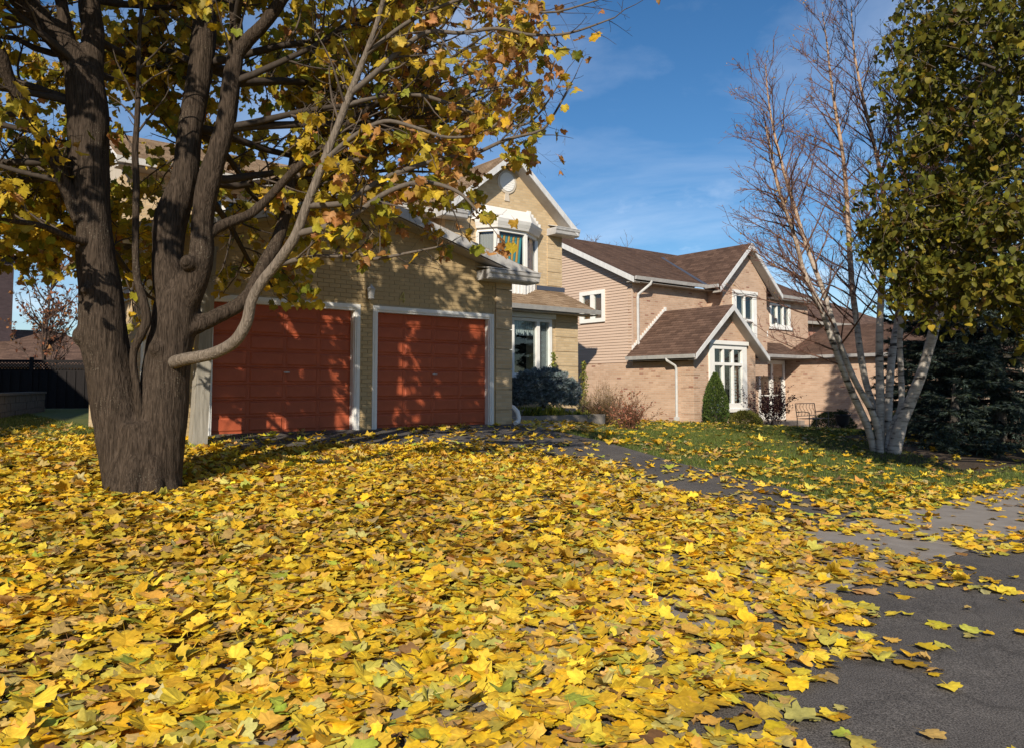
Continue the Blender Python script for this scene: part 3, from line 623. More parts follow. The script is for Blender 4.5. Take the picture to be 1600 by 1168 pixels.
# boxed eave returns with their gutters
for (r0, r1) in ((8.9, 10.2), (2.4, 3.2)):
    mb = MB(); z = 2.86
    prof = [(11.90, z+.19), (11.905, z+.13), (11.93, z+.10), (11.94, z+.03), (11.97, z), (hs-.002, z), (hs-.002, z+.19)]
    mb.slab([(r0, s, zz) for s, zz in prof], (r1-r0, 0, 0))
    H1.part('eave_return', mb, M['grey_trim'], gr)
    mb = MB(); mb.slab([(r0-.02, 11.89, z+.2), (r1+.01, 11.89, z+.2), (r1+.01, hs-.002, z+.26), (r0-.02, hs-.002, z+.26)], (0, 0, .02))
    H1.part('return_cap', mb, M['grey_trim'], gr)
mb = MB(); z = 3.0
mb.slab([(10.13, 12.0, z+.09), (10.24, 12.0, z+.09), (10.22, 12.0, z-.03), (10.14, 12.0, z-.03)], (0, 5.2, 0))
H1.part('gutter', mb, M['grey_trim'], gr)
# wall lamp, house number, downspout elbow
m = MB(); c = (6.52, hs-.09, 2.43)
m.lathe([(.03,-.13),(.06,-.11),(.065,-.1),(.05,-.09),(.075,.05),(.085,.06),(.03,.11),(.012,.15)], c, 6)
m.box(6.49, 6.55, hs-.02, hs, 2.36, 2.52); m.bar((6.52, hs-.01, 2.49), (6.52, hs-.09, 2.56), .015); m.bar((6.52, hs-.09, 2.56), (6.52, hs-.09, 2.5), .012)
H1.part('wall_lamp', m, M['galv'])
m = MB(); r0 = 7.2
m.bar((r0+.03, hs-.012, 2.30), (r0+.03, hs-.012, 2.50), .022, .015); m.bar((r0-.055, hs-.012, 2.365), (r0+.06, hs-.012, 2.365), .015, .022); m.bar((r0+.025, hs-.0125, 2.495), (r0-.05, hs-.0125, 2.37), .02, .0145)
H1.part('house_number', m, M['brass'], label='brass numeral 4')
m = MB()
m.tube([(9.83, 12.95, 2.8), (9.83, 12.95, .55), (9.835, 12.8, .45), (9.84, 12.35, .34), (9.845, 12.22, .25), (9.84, 12.17, .14), (9.79, 12.13, .055), (9.68, 12.1, .035)], [.045]*8, 10)
H1.part('downspout', m, M['white_paint'], smooth=False)
# --- main storey behind the garage
mb = MB()
wall_s(mb, 3.6, 11.14, 2.5, 5.35, 17.4, 17.6, [(4.9, 6.2, 3.9, 5.0), (7.3, 8.7, 3.9, 5.0)])
mb.box(3.6, 3.8, 17.61, 21, -.1, 5.35)
mw = H1.part('main_wall', mb, M['beige_brick'])
for (a, b) in ((4.9, 6.2), (7.3, 8.7)):
    m = MB()
    m.box(a, a+.06, 17.38, 17.5, 3.9, 5.0); m.box(b-.06, b, 17.38, 17.5, 3.9, 5.0); m.box(a+.06, b-.06, 17.38, 17.5, 3.9, 3.97); m.box(a+.06, b-.06, 17.38, 17.5, 4.93, 5.0); m.box((a+b)/2-.03, (a+b)/2+.03, 17.385, 17.5, 3.97, 4.93)
    wn = H1.part('window', m, M['white_paint'])
    m = MB(); m.box(a+.06, b-.06, 17.44, 17.448, 3.97, 4.93); H1.part('pane', m, M['glass'], wn)
    m = MB(); m.box(a-.1, b+.1, 17.8, 17.85, 3.7, 5.2); H1.part('curtain', m, M['room'], wn)
mb = MB()
roof_plane(mb, (3.3, 17.0, 5.42), (15.65, 17.0, 5.42), (15.65, 19.25, 6.56), (3.3, 19.25, 6.56))
roof_plane(mb, (15.65, 21.5, 5.42), (3.3, 21.5, 5.42), (3.3, 19.25, 6.56), (15.65, 19.25, 6.56))
mr = H1.part('main_roof', mb, M['tan_shingle'])
mb = MB(); mb.slab([(3.25, 16.88, 5.42), (3.25, 16.99, 5.42), (3.25, 16.99, 5.30), (3.25, 16.93, 5.30)], (7.7, 0, 0)); H1.part('gutter', mb, M['white_paint'], mr)
mb = MB(); mb.box(3.3, 15.6, 17.0, 17.4, 5.26, 5.29); H1.part('soffit', mb, M['soffit'], mr)
mb = MB(); mb.slab([(3.27, 17.0, 5.41), (3.27, 19.25, 6.55), (3.27, 19.25, 6.37), (3.27, 17.0, 5.22)], (.03, 0, 0)); mb.slab([(3.27, 21.5, 5.41), (3.27, 19.25, 6.55), (3.27, 19.25, 6.37), (3.27, 21.5, 5.22)], (.03, 0, 0)); H1.part('fascia', mb, M['white_paint'], mr)
mb = MB(); mb.slab([(3.62, 17.6, 5.35), (3.62, 19.25, 6.3), (3.62, 21, 5.35)], (.15, 0, 0)); H1.part('gable_end', mb, M['beige_siding'], mr)
# --- gabled bay with the round vent
gs, GA, GZ, GM = 16.9, 13.22, 7.32, .81
def rake2(r): return GZ - GM*abs(r-GA)
BAY = (12.2, 14.3, 3.3, 5.2)
mb = MB()
wall_s(mb, 11.15, 15.27, 2.6, 5.2, gs, gs+.2, [BAY])
mb.slab([(11.15, gs, 5.2), (15.27, gs, 5.2), (15.27, gs, 5.45), (GA, gs, 7.12), (11.15, gs, 5.45)], (0, .2, 0))
mb.box(11.15, 11.3, gs+.21, 18, 2.6, 5.3); mb.box(15.1, 15.27, gs+.21, 21, -.3, 5.3)
gwall = H1.part('gable_wall', mb, M['beige_brick'])
for j in range(6):
    mb = MB(); z0 = 3.3+j*.41; mb.box(14.74, 15.30, gs-.022, gs+.25, z0, min(z0+.394, 5.28)); H1.part('quoin', mb, M['beige_brick'], gwall)
m = MB()                                    # round vent, its brick ring and keystone
ring = []
for rr_, s0, s1, mi in ((.33, gs-.03, gs, 0),):
    m.slab([(13.22+rr_*math.cos(2*math.pi*k/32), s0, 6.52+rr_*math.sin(2*math.pi*k/32)) for k in range(32)], (0, s1-s0, 0))
vt = H1.part('vent_ring', m, M['beige_siding'])
m = MB(); m.slab([(13.22+.265*math.cos(2*math.pi*k/32), gs-.045, 6.52+.265*math.sin(2*math.pi*k/32)) for k in range(32)], (0, .014, 0))
H1.part('round_vent', m, M['white_paint'], vt)
for k in range(7):
    m = MB(); zz = 6.52-.2+k*.066; hw = math.sqrt(max(.255**2-(zz-6.52)**2, .001))
    m.slab([(13.22-hw, gs-.05, zz), (13.22-hw, gs-.046, zz+.03), (13.22-hw, gs-.0452, zz+.03), (13.22-hw, gs-.0452, zz)], (2*hw, 0, 0)); H1.part('slat', m, M['white_paint'], vt)
m = MB(); m.slab([(13.16, gs-.03, 6.2), (13.28, gs-.03, 6.2), (13.31, gs-.03, 5.98), (13.13, gs-.03, 5.98)], (0, .03, 0)); H1.part('keystone', m, M['beige_siding'], vt)
mb = MB()
roof_plane(mb, (15.6, 16.5, rake2(15.6)), (15.6, 20.0, rake2(15.6)), (GA, 20.0, GZ), (GA, 16.5, GZ))
roof_plane(mb, (10.84, 20.0, rake2(10.84)), (10.84, 16.5, rake2(10.84)), (GA, 16.5, GZ), (GA, 20.0, GZ))
gr2 = H1.part('gable_roof', mb, M['tan_shingle'])
for sg in (-1, 1):
    e = GA+sg*2.38
    mb = MB(); mb.slab([(GA, 16.48, GZ-.005), (e, 16.48, rake2(e)-.005), (e, 16.48, rake2(e)-.2), (GA, 16.48, GZ-.2)], (0, .03, 0)); H1.part('fascia', mb, M['dull_white'], gr2)
    mb = MB(); mb.slab([(GA, 16.515, GZ-.19), (e, 16.515, rake2(e)-.19), (e, gs, rake2(e)-.19), (GA, gs, GZ-.19)], (0, 0, -.012)); H1.part('soffit', mb, M['soffit'], gr2)
    a_, b_ = (14.72, 15.66) if sg > 0 else (10.8, 11.6)
    mb = MB(); z = 5.18
    mb.slab([(a_, s, zz) for s, zz in [(16.46, z+.2), (16.465, z+.14), (16.49, z+.11), (16.5, z+.03), (16.53, z), (gs-.002, z), (gs-.002, z+.2)]], (b_-a_, 0, 0)); H1.part('eave_return', mb, M['grey_trim'], gr2)
    mb = MB(); mb.slab([(a_-.01, 16.45, z+.205), (b_+.01, 16.45, z+.205), (b_-.1, gs-.002, z+.32), (a_+.05, gs-.002, z+.32)], (0, 0, .015)); H1.part('return_cap', mb, M['dull_white'], gr2)
# --- bay window
bl, jl, jr, brr, bs = 12.2, 12.52, 13.52, 14.3, 16.42
path = [(bl, gs), (jl, bs), (jr, bs), (brr, gs)]
def strip_band(mb, pth, z0, z1, out=0.0, out1=None, th=.05, mi=0):
    # a band following the bay's plan; out / out1 push the lower / upper edge outward
    P = [Vector((a, b)) for a, b in pth]; out1 = out if out1 is None else out1
    def off(o):
        q = []
        for i, p in enumerate(P):
            nrm = Vector((0, 0))
            for j in (i-1, i):
                if 0 <= j < len(P)-1:
                    d = (P[j+1]-P[j]).normalized(); nrm += Vector((d.y, -d.x))
            nrm.normalize(); q.append(p + nrm*o)
        return q
    lo, hi, li, hi_i = off(out), off(out1), off(out-th), off(out1-th)
    for i in range(len(P)-1):
        a = [(*lo[i], z0), (*lo[i+1], z0), (*hi[i+1], z1), (*hi[i], z1), (*li[i], z0), (*li[i+1], z0), (*hi_i[i+1], z1), (*hi_i[i], z1)]
        mb.add(a, [(0,1,2,3),(7,6,5,4),(3,2,6,7),(1,0,4,5),(1,5,6,2),(0,3,7,4)], mi)
    return mb
mb = MB(); strip_band(mb, path, 3.3, 3.92, 0)
bw_ = H1.part('bay_window', mb, M['white_paint'])
for i in range(3):                          # narrow upright boards on the apron
    a, b = Vector(path[i]), Vector(path[i+1]); n_ = int((b-a).length/.12)
    for q in range(1, n_):
        p = a.lerp(b, q/n_); d = (b-a).normalized(); nn = Vector((d.y, -d.x))
        m = MB(); m.bar((*(p+nn*.006), 3.32), (*(p+nn*.006), 3.9), .02, .014, up=(d.x, d.y, 0)); H1.part('apron_batten', m, M['white_paint'], bw_)
m = MB(); strip_band(m, path, 3.92, 3.99, .04, th=.1); H1.part('sill', m, M['white_paint'], bw_)
m = MB(); strip_band(m, path, 4.97, 5.06, .02, th=.1); H1.part('head', m, M['white_paint'], bw_)
for (p, w) in ((path[0], .09), (path[1], .12), (path[2], .10), (path[3], .10)):
    m = MB(); dd = .0 if p[1] > 16.8 else .01
    m.box(p[0]-w/2, p[0]+w/2, p[1]-.03+dd, p[1]+.07+dd, 3.99, 4.97); H1.part('mullion', m, M['white_paint'], bw_)
mids = []
for i in range(3):
    a, b = Vector(path[i]), Vector(path[i+1]); d = (b-a).normalized(); nn = Vector((d.y, -d.x))
    a2, b2 = a+d*.05-nn*.03, b-d*.05-nn*.03
    m = MB(); m.add([(*a2, 3.99), (*b2, 3.99), (*b2, 4.97), (*a2, 4.97)], [(0,1,2,3)]); H1.part('pane', m, M['glass'], bw_)
    # drawn curtains behind each pane
    a3, b3 = a2-nn*.07, b2-nn*.07; k_ = 11 if i == 1 else 6
    for q in range(k_):
        p0, p1 = a3.lerp(b3, q/k_), a3.lerp(b3, (q+1)/k_); sl = (b3-a3)*.12 if i == 1 else Vector((0,0))
        mt = M['room_pale'] if i == 0 else (M['orange_cloth'] if q % 2 else M['teal_cloth']) if i == 1 else M['blue_cloth']
        m = MB(); mid = p0.lerp(p1, .5) + nn*.02
        m.add([(*(p0-sl), 3.9), (*(mid-sl), 3.9), (*(mid), 4.92), (*p0, 4.92), (*(p1-sl), 3.9), (*p1, 4.92)], [(0,1,2,3),(1,4,5,2)]); H1.part('curtain_fold', m, mt, bw_)
for (z0, z1, o0, o1) in ((5.06, 5.13, .10, .13), (5.13, 5.21, .13, .17), (5.21, 5.30, .17, .20)):
    m = MB(); strip_band(m, path, z0, z1-.004, o0, o1, th=.12); H1.part('cornice', m, M['white_paint'], bw_)
m = MB()                                    # sloping white cap, folded back to the wall
e0 = [(11.98, gs-.02), (12.42, bs-.18), (13.60, bs-.18), (14.5, gs-.02)]
t0 = [(12.3, gs-.01), (12.52, gs-.01), (13.9, gs-.01), (14.05, gs-.01)]
for i in range(3):
    m.add([(*e0[i], 5.30), (*e0[i+1], 5.30), (*t0[i+1], 5.76), (*t0[i], 5.76)], [(0,1,2,3)])
H1.part('cap', m, M['white_paint'], bw_)
for sd in (-1, 1):                          # stepped flashing at both ends of the cap
    for q in range(5):
        m = MB(); w0 = .09*q
        a_ = (13.95+w0) if sd > 0 else (12.2-w0)-.12
        m.box(a_, a_+.14, gs-.04, gs-.005, 5.36, 5.80-.085*q); H1.part('step_flashing', m, M['white_paint'], bw_)
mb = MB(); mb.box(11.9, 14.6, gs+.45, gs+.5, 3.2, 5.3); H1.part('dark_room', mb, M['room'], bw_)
# --- ground floor front with the tall window and the lean-to roof
ls = 16.15
FW = (12.2, 14.22, 1.05, 2.62)
mb = MB(); wall_s(mb, 9.76, 15.2, -.3, 2.9, ls, ls+.2, [FW]); mb.box(15.0, 15.2, ls+.21, gs, -.3, 2.9)
lw = H1.part('front_wall', mb, M['beige_brick'])
for j in range(8):
    mb = MB(); z0 = -.3+j*.41; mb.box(14.36, 15.23, ls-.02, ls+.25, z0, min(z0+.394, 2.88)); H1.part('quoin', mb, M['beige_brick'], lw)
m = MB(); a, b, c, d = FW
m.box(a, a+.09, ls-.04, ls+.12, c, d); m.box(b-.09, b, ls-.04, ls+.12, c, d); m.box(a+.09, b-.09, ls-.04, ls+.12, c, c+.08); m.box(a+.09, b-.09, ls-.04, ls+.12, d-.08, d)
m.box(13.66, 13.77, ls-.045, ls+.1, c+.08, d-.08); m.box(12.80, 12.87, ls-.045, ls+.1, c+.08, d-.08); m.box(a-.05, b+.05, ls-.09, ls-.041, c-.05, c+.04)
fw = H1.part('front_window', m, M['white_paint'])
for (p0, p1) in ((12.29, 12.80), (12.87, 13.66), (13.77, 14.13)):
    m = MB(); m.box(p0, p1, ls+.03, ls+.036, c+.08, d-.08); H1.part('pane', m, M['glass'], fw)
for (p0, p1) in ((12.94, 13.65),):
    n_ = 9; m = MB()
    for q in range(n_):
        x0, x1 = p0+(p1-p0)*q/n_, p0+(p1-p0)*(q+1)/n_; xm = (x0+x1)/2; lo = d-.38-.1*abs(math.sin(q*1.3))
        m.add([(x0, ls+.10, d-.08), (xm, ls+.08, d-.08), (x1, ls+.10, d-.08), (x0, ls+.10, lo+.06), (xm, ls+.08, lo), (x1, ls+.10, lo+.06)], [(0,3,4,1),(1,4,5,2)])
    H1.part('valance', m, M['lace'], fw)
m = MB(); m.box(13.79, 14.12, ls+.1, ls+.11, c, d-.05); H1.part('sheer_curtain', m, M['room_pale'], fw)
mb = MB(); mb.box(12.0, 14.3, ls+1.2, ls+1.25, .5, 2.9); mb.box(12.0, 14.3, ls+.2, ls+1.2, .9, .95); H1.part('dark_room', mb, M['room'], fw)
mb = MB()
roof_plane(mb, (9.6, 15.7, 2.92), (15.6, 15.7, 2.92), (15.28, gs-.001, 3.55), (9.6, gs-.001, 3.55))
roof_plane(mb, (15.6, 15.7, 2.92), (15.6, 18.0, 2.92), (15.28, 18.0, 3.55), (15.28, gs, 3.55))
pr_ = H1.part('porch_roof', mb, M['tan_shingle'])
mb = MB(); mb.slab([(9.7, 15.58, 2.93), (9.7, 15.69, 2.93), (9.7, 15.69, 2.81), (9.7, 15.63, 2.81)], (5.95, 0, 0)); H1.part('gutter', mb, M['grey_trim'], pr_)
mb = MB(); mb.box(9.7, 15.6, 15.7, ls, 2.77, 2.80); H1.part('soffit', mb, M['soffit'], pr_)
mb = MB(); mb.box(12.1, 14.32, ls-.1, ls-.005, 2.63, 2.76); H1.part('frieze', mb, M['white_paint'], pr_)
mb = MB(); mb.box(14.3, 15.4, gs-.03, gs-.0225, 3.55, 3.68); H1.part('flashing', mb, M['flashing'], pr_)

# front step (two low concrete risers)
st = Thing('front_step', (9.95, 13.3, 0), 'low pale concrete front step beside the garage corner', 'step')
mb = MB(); mb.box(9.9, 13.4, 13.25, 15.4, -.3, .10); st.part('lower_tread', mb, M['concrete'])
mb = MB(); mb.box(9.92, 12.9, 13.75, 15.39, .101, .24); st.part('upper_tread', mb, M['concrete'])

# ================================================================== second house
H2 = Thing('pink_brick_house', (20.18, 15.92, -.4), 'pinkish brick neighbouring house with clapboard side and brown shingle roofs', 'house')
r0, sm, sb = 20.18, 18.58, 15.92
EZ, RZ, RSs, ES = 4.58, 6.86, 23.1, 18.22
def rf2(s): return EZ + (RZ-EZ)*(s-ES)/(RSs-ES) if s < RSs else RZ - (RZ-EZ)*(s-RSs)/(RSs-ES)
mb = MB(); mb.box(r0, r0+.2, sb+.21, 27.8, -1.3, 1.60); sw_ = H2.part('side_wall', mb, M['pink_brick'])
mb = MB(); wall = mb
def wall_r(mb, ss0, ss1, z0, z1, ra, rb, ops):
    t = MB(); wall_s(t, ss0, ss1, z0, z1, ra, rb, ops)
    mb.v += [(y, x, z) for x, y, z in t.v]; nb = len(mb.v)-len(t.v)
    mb.f += [tuple(i+nb for i in f[::-1]) for f in t.f]; mb.m += t.m
SW = (20.0, 21.15, 3.22, 4.24)
wall_r(mb, sm+.21, 27.8, 1.60, 4.5, r0+.03, r0+.2, [SW]); mb.slab([(r0+.03, sm+.21, 4.5), (r0+.03, RSs, RZ-.25), (r0+.03, 27.8, 4.5)], (.15, 0, 0))
H2.part('siding_backing', mb, M['siding'], sw_)
j = 0; z = 1.62
while z < RZ-.35:
    sA = sm+.02 if z+.1 < rf2(sm+.02)-.1 else ES+(z+.12-EZ)/(RZ-EZ)*(RSs-ES)
    sB = 2*RSs-sA if z > 4.5 else 27.7
    spans = [(sA, sB)]
    if z+.1 > SW[2]-.08 and z < SW[3]+.08: spans = [(sA, SW[0]-.08), (SW[1]+.08, sB)]
    for (a, b) in spans:
        if b-a < .05: continue
        m = MB(); m.add([(r0-.012, a, z), (r0-.012, b, z), (r0+.012, b, z+.104), (r0+.012, a, z+.104), (r0+.029, a, z), (r0+.029, b, z), (r0+.029, b, z+.104), (r0+.029, a, z+.104)],
            [(0,3,2,1),(4,5,6,7),(0,1,5,4),(2,3,7,6),(1,2,6,5),(0,4,7,3)])
        H2.part('siding_board', m, M['siding'], sw_)
    z += .104
m = MB(); m.box(r0-.02, r0+.03, sm-.02, sm+.018, 1.5, 4.55); H2.part('corner_trim', m, M['siding'], sw_)
def window_r(a, b, c, d, rr, T, mt, rm):     # window in a wall facing left: sash frame, two lights, blind
    m = MB(); f = .085
    m.box(rr-.05, rr+.1, a-f, a+.06, c-f, d+f); m.box(rr-.05, rr+.1, b-.06, b+f, c-f, d+f); m.box(rr-.05, rr+.1, a+.06, b-.06, c-f, c+.06); m.box(rr-.05, rr+.1, a+.06, b-.06, d-.06, d+f)
    m.box(rr-.04, rr+.09, (a+b)/2-.09, (a+b)/2+.09, c+.06, d-.06)
    w = T.part('window', m, M['white_paint'])
    for (p, q) in ((a+.06, (a+b)/2-.09), ((a+b)/2+.09, b-.06)):
        m = MB(); m.box(rr+.03, rr+.036, p, q, c+.06, d-.06); T.part('pane', m, M['glass'], w)
    m = MB(); m.box(rr+.13, rr+.14, a, b, c, d); T.part('blind', m, mt, w)
window_r(*SW, r0, H2, M['brown_blind'], None)
# upper front wall
CG0, CG1, CGA, CGS, CGZ = 24.45, 27.35, 25.9, 17.88, 6.36
mb = MB(); mb.box(r0+.001, CG0, sm, sm+.2, -.9, 4.5)
fwall = H2.part('front_wall', mb, M['pink_brick'])
mb = MB(); wall_s(mb, CG1, 31.6, 1.2, 4.5, sm, sm+.2, [(28.62, 30.15, 3.3, 4.28)]); mb.box(31.4, 31.6, sm+.2, 26, 1, 4.5); H2.part('rear_front_wall', mb, M['pink_brick'])
def window_s(a, b, c, d, ss, T, lights, inner, f=.09, name='window', transom=None, proud=.05):
    m = MB()
    m.box(a, a+f, ss-proud, ss+.1, c, d); m.box(b-f, b, ss-proud, ss+.1, c, d); m.box(a+f, b-f, ss-proud, ss+.1, c, c+f); m.box(a+f, b-f, ss-proud, ss+.1, d-f, d)
    w = T.part(name, m, M['white_paint'])
    x0, x1 = a+f, b-f; n = lights; mw_ = .07; pw = (x1-x0-mw_*(n-1))/n
    rows = [(c+f, d-f)] if not transom else [(c+f, transom-.05), (transom+.05, d-f)]
    if transom:
        m = MB(); m.box(x0, x1, ss-proud+.01, ss+.09, transom-.05, transom+.05); T.part('transom_bar', m, M['white_paint'], w)
    for i in range(1, n):
        for (z0, z1) in rows:
            m = MB(); xx = x0+pw*i+mw_*(i-1); m.box(xx, xx+mw_, ss-proud+.012, ss+.09, z0, z1); T.part('mullion', m, M['white_paint'], w)
    for (z0, z1) in rows:
        for i in range(n):
            xx = x0+(pw+mw_)*i; m = MB(); m.box(xx, xx+pw, ss+.03, ss+.036, z0, z1); T.part('pane', m, M['glass'], w)
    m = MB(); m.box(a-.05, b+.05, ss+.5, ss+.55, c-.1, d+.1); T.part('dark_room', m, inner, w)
    return w
window_s(28.62, 30.15, 3.3, 4.28, sm, H2, 3, M['room_pale'])
m = MB(); m.box(28.5, 30.27, sm-.07, sm-.051, 3.18, 3.3); H2.part('window_sill', m, M['white_paint'])
# cross gable
mb = MB()
CW = (25.05, 26.6, 2.62, 4.5)
wall_s(mb, CG0, CG1, 1.2, 4.5, CGS, CGS+.2, [(CW[0], CW[1], CW[2], 4.5)])
mb.slab([(CG0, CGS, 4.5), (CG1, CGS, 4.5), (CG1, CGS, 4.75), (CGA, CGS, 6.14), (CG0, CGS, 4.75)], (0, .2, 0))
mb.box(CG0, CG0+.2, CGS+.201, sm+.2, 1.2, 4.55); mb.box(CG1-.2, CG1, CGS+.201, sm+.2, 1.2, 4.55)
H2.part('cross_gable_wall', mb, M['pink_brick'])
w = window_s(CW[0], CW[1], CW[2], CW[3], CGS, H2, 2, M['room_pale'], f=.22, transom=3.35)
m = MB(); m.box(CW[0]-.05, CW[1]+.05, CGS-.08, CGS-.051, 4.38, 4.5); H2.part('head_trim', m, M['white_paint'], w)
# roofs
mb = MB()
VS = ES+(CGZ-EZ)/(RZ-EZ)*(RSs-ES)
def rc(r): return CGZ - .92*abs(r-CGA)
el = CGA-(CGZ-EZ)/.92; er = 2*CGA-el
roof_plane(mb, (r0-.3, ES, EZ), (el, ES, EZ), (el, RSs, RZ), (r0-.3, RSs, RZ))
roof_plane(mb, (el, ES+.001, EZ), (el+.001, ES+.001, EZ), (CGA, VS, CGZ-.001), (el, VS, CGZ-.001))
roof_plane(mb, (er, ES, EZ), (32.0, ES, EZ), (32.0, RSs, RZ), (er, RSs, RZ))
roof_plane(mb, (er-.001, ES+.001, EZ), (er, ES+.001, EZ), (er, VS, CGZ-.001), (CGA, VS, CGZ-.001))
roof_plane(mb, (el, VS, CGZ), (er, VS, CGZ), (er, RSs, RZ), (el, RSs, RZ))
roof_plane(mb, (32.0, 2*RSs-ES, EZ), (r0-.3, 2*RSs-ES, EZ), (r0-.3, RSs, RZ), (32.0, RSs, RZ))
mrf = H2.part('main_roof', mb, M['brown_shingle'])
mb = MB()
for sg in (-1, 1):
    e = CGA+sg*(CGA-el+.12); ze = rc(e)
    A = (e, CGS-.35, ze); B = (e, ES+.02, ze); T1 = (CGA, VS, CGZ); T0 = (CGA, CGS-.35, CGZ)
    if sg > 0: roof_plane(mb, A, B, T1, T0)
    else: roof_plane(mb, B, A, T0, T1)
crf = H2.part('cross_gable_roof', mb, M['brown_shingle'])
for sg in (-1, 1):
    e = CGA+sg*(CGA-el+.12)
    mb = MB(); mb.slab([(CGA, CGS-.38, CGZ), (e, CGS-.38, rc(e)), (e, CGS-.38, rc(e)-.18), (CGA, CGS-.38, CGZ-.2)], (0, .03, 0)); H2.part('fascia', mb, M['dull_white'], crf)
    mb = MB(); mb.slab([(CGA, CGS-.35, CGZ-.2), (e, CGS-.35, rc(e)-.18), (e, CGS, rc(e)-.18), (CGA, CGS, CGZ-.2)], (0, 0, -.012)); H2.part('soffit', mb, M['soffit'], crf)
mb = MB(); mb.bar((el, ES, EZ+.045), (CGA, VS, CGZ+.02), .22, .012); H2.part('valley_flashing', mb, M['flashing'], mrf)
def gutter_r(T, a, b, s, z, par, m_=None):
    mb = MB(); mb.slab([(a, s-.11, z+.06), (a, s, z+.06), (a, s, z-.06), (a, s-.07, z-.06)], (b-a, 0, 0)); return T.part('gutter', mb, m_ or M['grey_trim'], par)
gutter_r(H2, r0-.25, el-.1, ES, EZ-.03, mrf); gutter_r(H2, er+.1, 32.0, ES, EZ-.03, mrf)
mb = MB(); mb.slab([(el-.24, CGS-.3, EZ+.0), (el-.13, CGS-.3, EZ+.0), (el-.13, CGS-.3, EZ-.12), (el-.2, CGS-.3, EZ-.12)], (0, ES-CGS+.25, 0)); H2.part('gutter', mb, M['grey_trim'], crf)
mb = MB(); mb.box(r0-.28, CG0, ES, sm, EZ-.16, EZ-.13); H2.part('soffit', mb, M['soffit'], mrf)
mb = MB(); mb.box(CG1, 32, ES, sm, EZ-.16, EZ-.13); H2.part('soffit', mb, M['soffit'], mrf)
mb = MB()
for (a, b) in ((ES-.02, RSs), (2*RSs-ES, RSs)):
    mb.slab([(r0-.33, a, EZ), (r0-.33, b, RZ), (r0-.33, b, RZ-.2), (r0-.33, a, EZ-.2)], (.03, 0, 0))
H2.part('fascia', mb, M['dull_white'], mrf)
mb = MB()
for (a, b) in ((ES, RSs), (2*RSs-ES, RSs)):
    mb.slab([(r0-.3, a, EZ-.18), (r0-.3, b, RZ-.18), (r0+.02, b, RZ-.18), (r0+.02, a, EZ-.18)], (0, 0, -.01))
H2.part('rake_soffit', mb, M['soffit'], mrf)
# projecting room with the tall window
BR = 23.6; BC = (r0+BR)/2; BEZ, BAZ = 1.80, 3.52
bslope = (BAZ-BEZ)/(BC-r0+.33)
def rb(r): return BAZ - bslope*abs(r-BC)
WN = (20.95, 23.02, -.05, 2.28)
mb = MB()
u = lambda r: rb(r)-.16
F_ = sb
mb.slab([(r0, F_, -1.2), (WN[0], F_, -1.2), (WN[0], F_, u(WN[0])), (r0, F_, u(r0))], (0, .2, 0))
mb.slab([(WN[1], F_, -1.2), (BR, F_, -1.2), (BR, F_, u(BR)), (WN[1], F_, u(WN[1]))], (0, .2, 0))
mb.slab([(WN[0], F_, -1.2), (WN[1], F_, -1.2), (WN[1], F_, WN[2]), (WN[0], F_, WN[2])], (0, .2, 0))
mb.slab([(WN[0], F_, WN[3]), (WN[1], F_, WN[3]), (WN[1], F_, u(WN[1])), (BC, F_, u(BC)), (WN[0], F_, u(WN[0]))], (0, .2, 0))
mb.box(BR-.2, BR, F_+.201, sm, -1.2, BEZ-.1)
pw_ = H2.part('projecting_room_wall', mb, M['pink_brick'])
for j in range(6):
    m = MB(); z0 = -.95+j*.42; m.box(r0-.014, r0+.3, F_-.014, F_+.52, z0, min(z0+.405, BEZ-.2)); H2.part('quoin', m, M['pink_brick'], pw_)
w = window_s(WN[0], WN[1], WN[2], WN[3], F_, H2, 3, M['room'], f=.26, transom=1.52, proud=.06)
m = MB(); m.box(WN[0]-.04, WN[1]+.04, F_-.12, F_-.061, 2.17, 2.30); H2.part('head_trim', m, M['white_paint'], w)
m = MB(); m.box(WN[0]-.05, WN[1]+.05, F_-.14, F_-.061, -.09, .02); H2.part('sill', m, M['white_paint'], w)
x0 = WN[0]+.26; pw2 = (WN[1]-WN[0]-.52-.14)/3
for i in range(3):
    for q in range(11):
        m = MB(); a = x0+(pw2+.07)*i + (0 if i == 0 else pw2*.0); zz = .28+q*.105
        b = a+pw2*(.62 if i != 1 else .3)
        if i == 2: a, b = a+pw2*.0, a+pw2*.75
        m.box(a, b, F_+.12, F_+.135, zz, zz+.07); H2.part('blind_slat', m, M['lace'], w)
mb = MB()
roof_plane(mb, (r0-.33, sm-.001, BEZ), (r0-.33, F_-.35, BEZ), (BC, F_-.35, BAZ), (BC, sm-.001, BAZ))
roof_plane(mb, (BR+.33, F_-.35, BEZ), (BR+.33, sm-.001, BEZ), (BC, sm-.001, BAZ), (BC, F_-.35, BAZ))
brf = H2.part('projecting_room_roof', mb, M['brown_shingle'])
for sg in (-1, 1):
    e = BC+sg*(BC-r0+.33)
    mb = MB(); mb.slab([(BC, F_-.38, BAZ), (e, F_-.38, BEZ), (e, F_-.38, BEZ-.16), (BC, F_-.38, BAZ-.2)], (0, .03, 0)); H2.part('fascia', mb, M['dull_white'], brf)
    mb = MB(); mb.slab([(BC, F_-.35, BAZ-.18), (e, F_-.35, BEZ-.16), (e, F_, BEZ-.16), (BC, F_, BAZ-.18)], (0, 0, -.012)); H2.part('soffit', mb, M['soffit'], brf)
mb = MB(); mb.slab([(r0-.44, F_-.33, BEZ+.0), (r0-.33, F_-.33, BEZ+.0), (r0-.33, F_-.33, BEZ-.12), (r0-.4, F_-.33, BEZ-.12)], (0, sm-F_+.3, 0)); H2.part('gutter', mb, M['grey_trim'], brf)
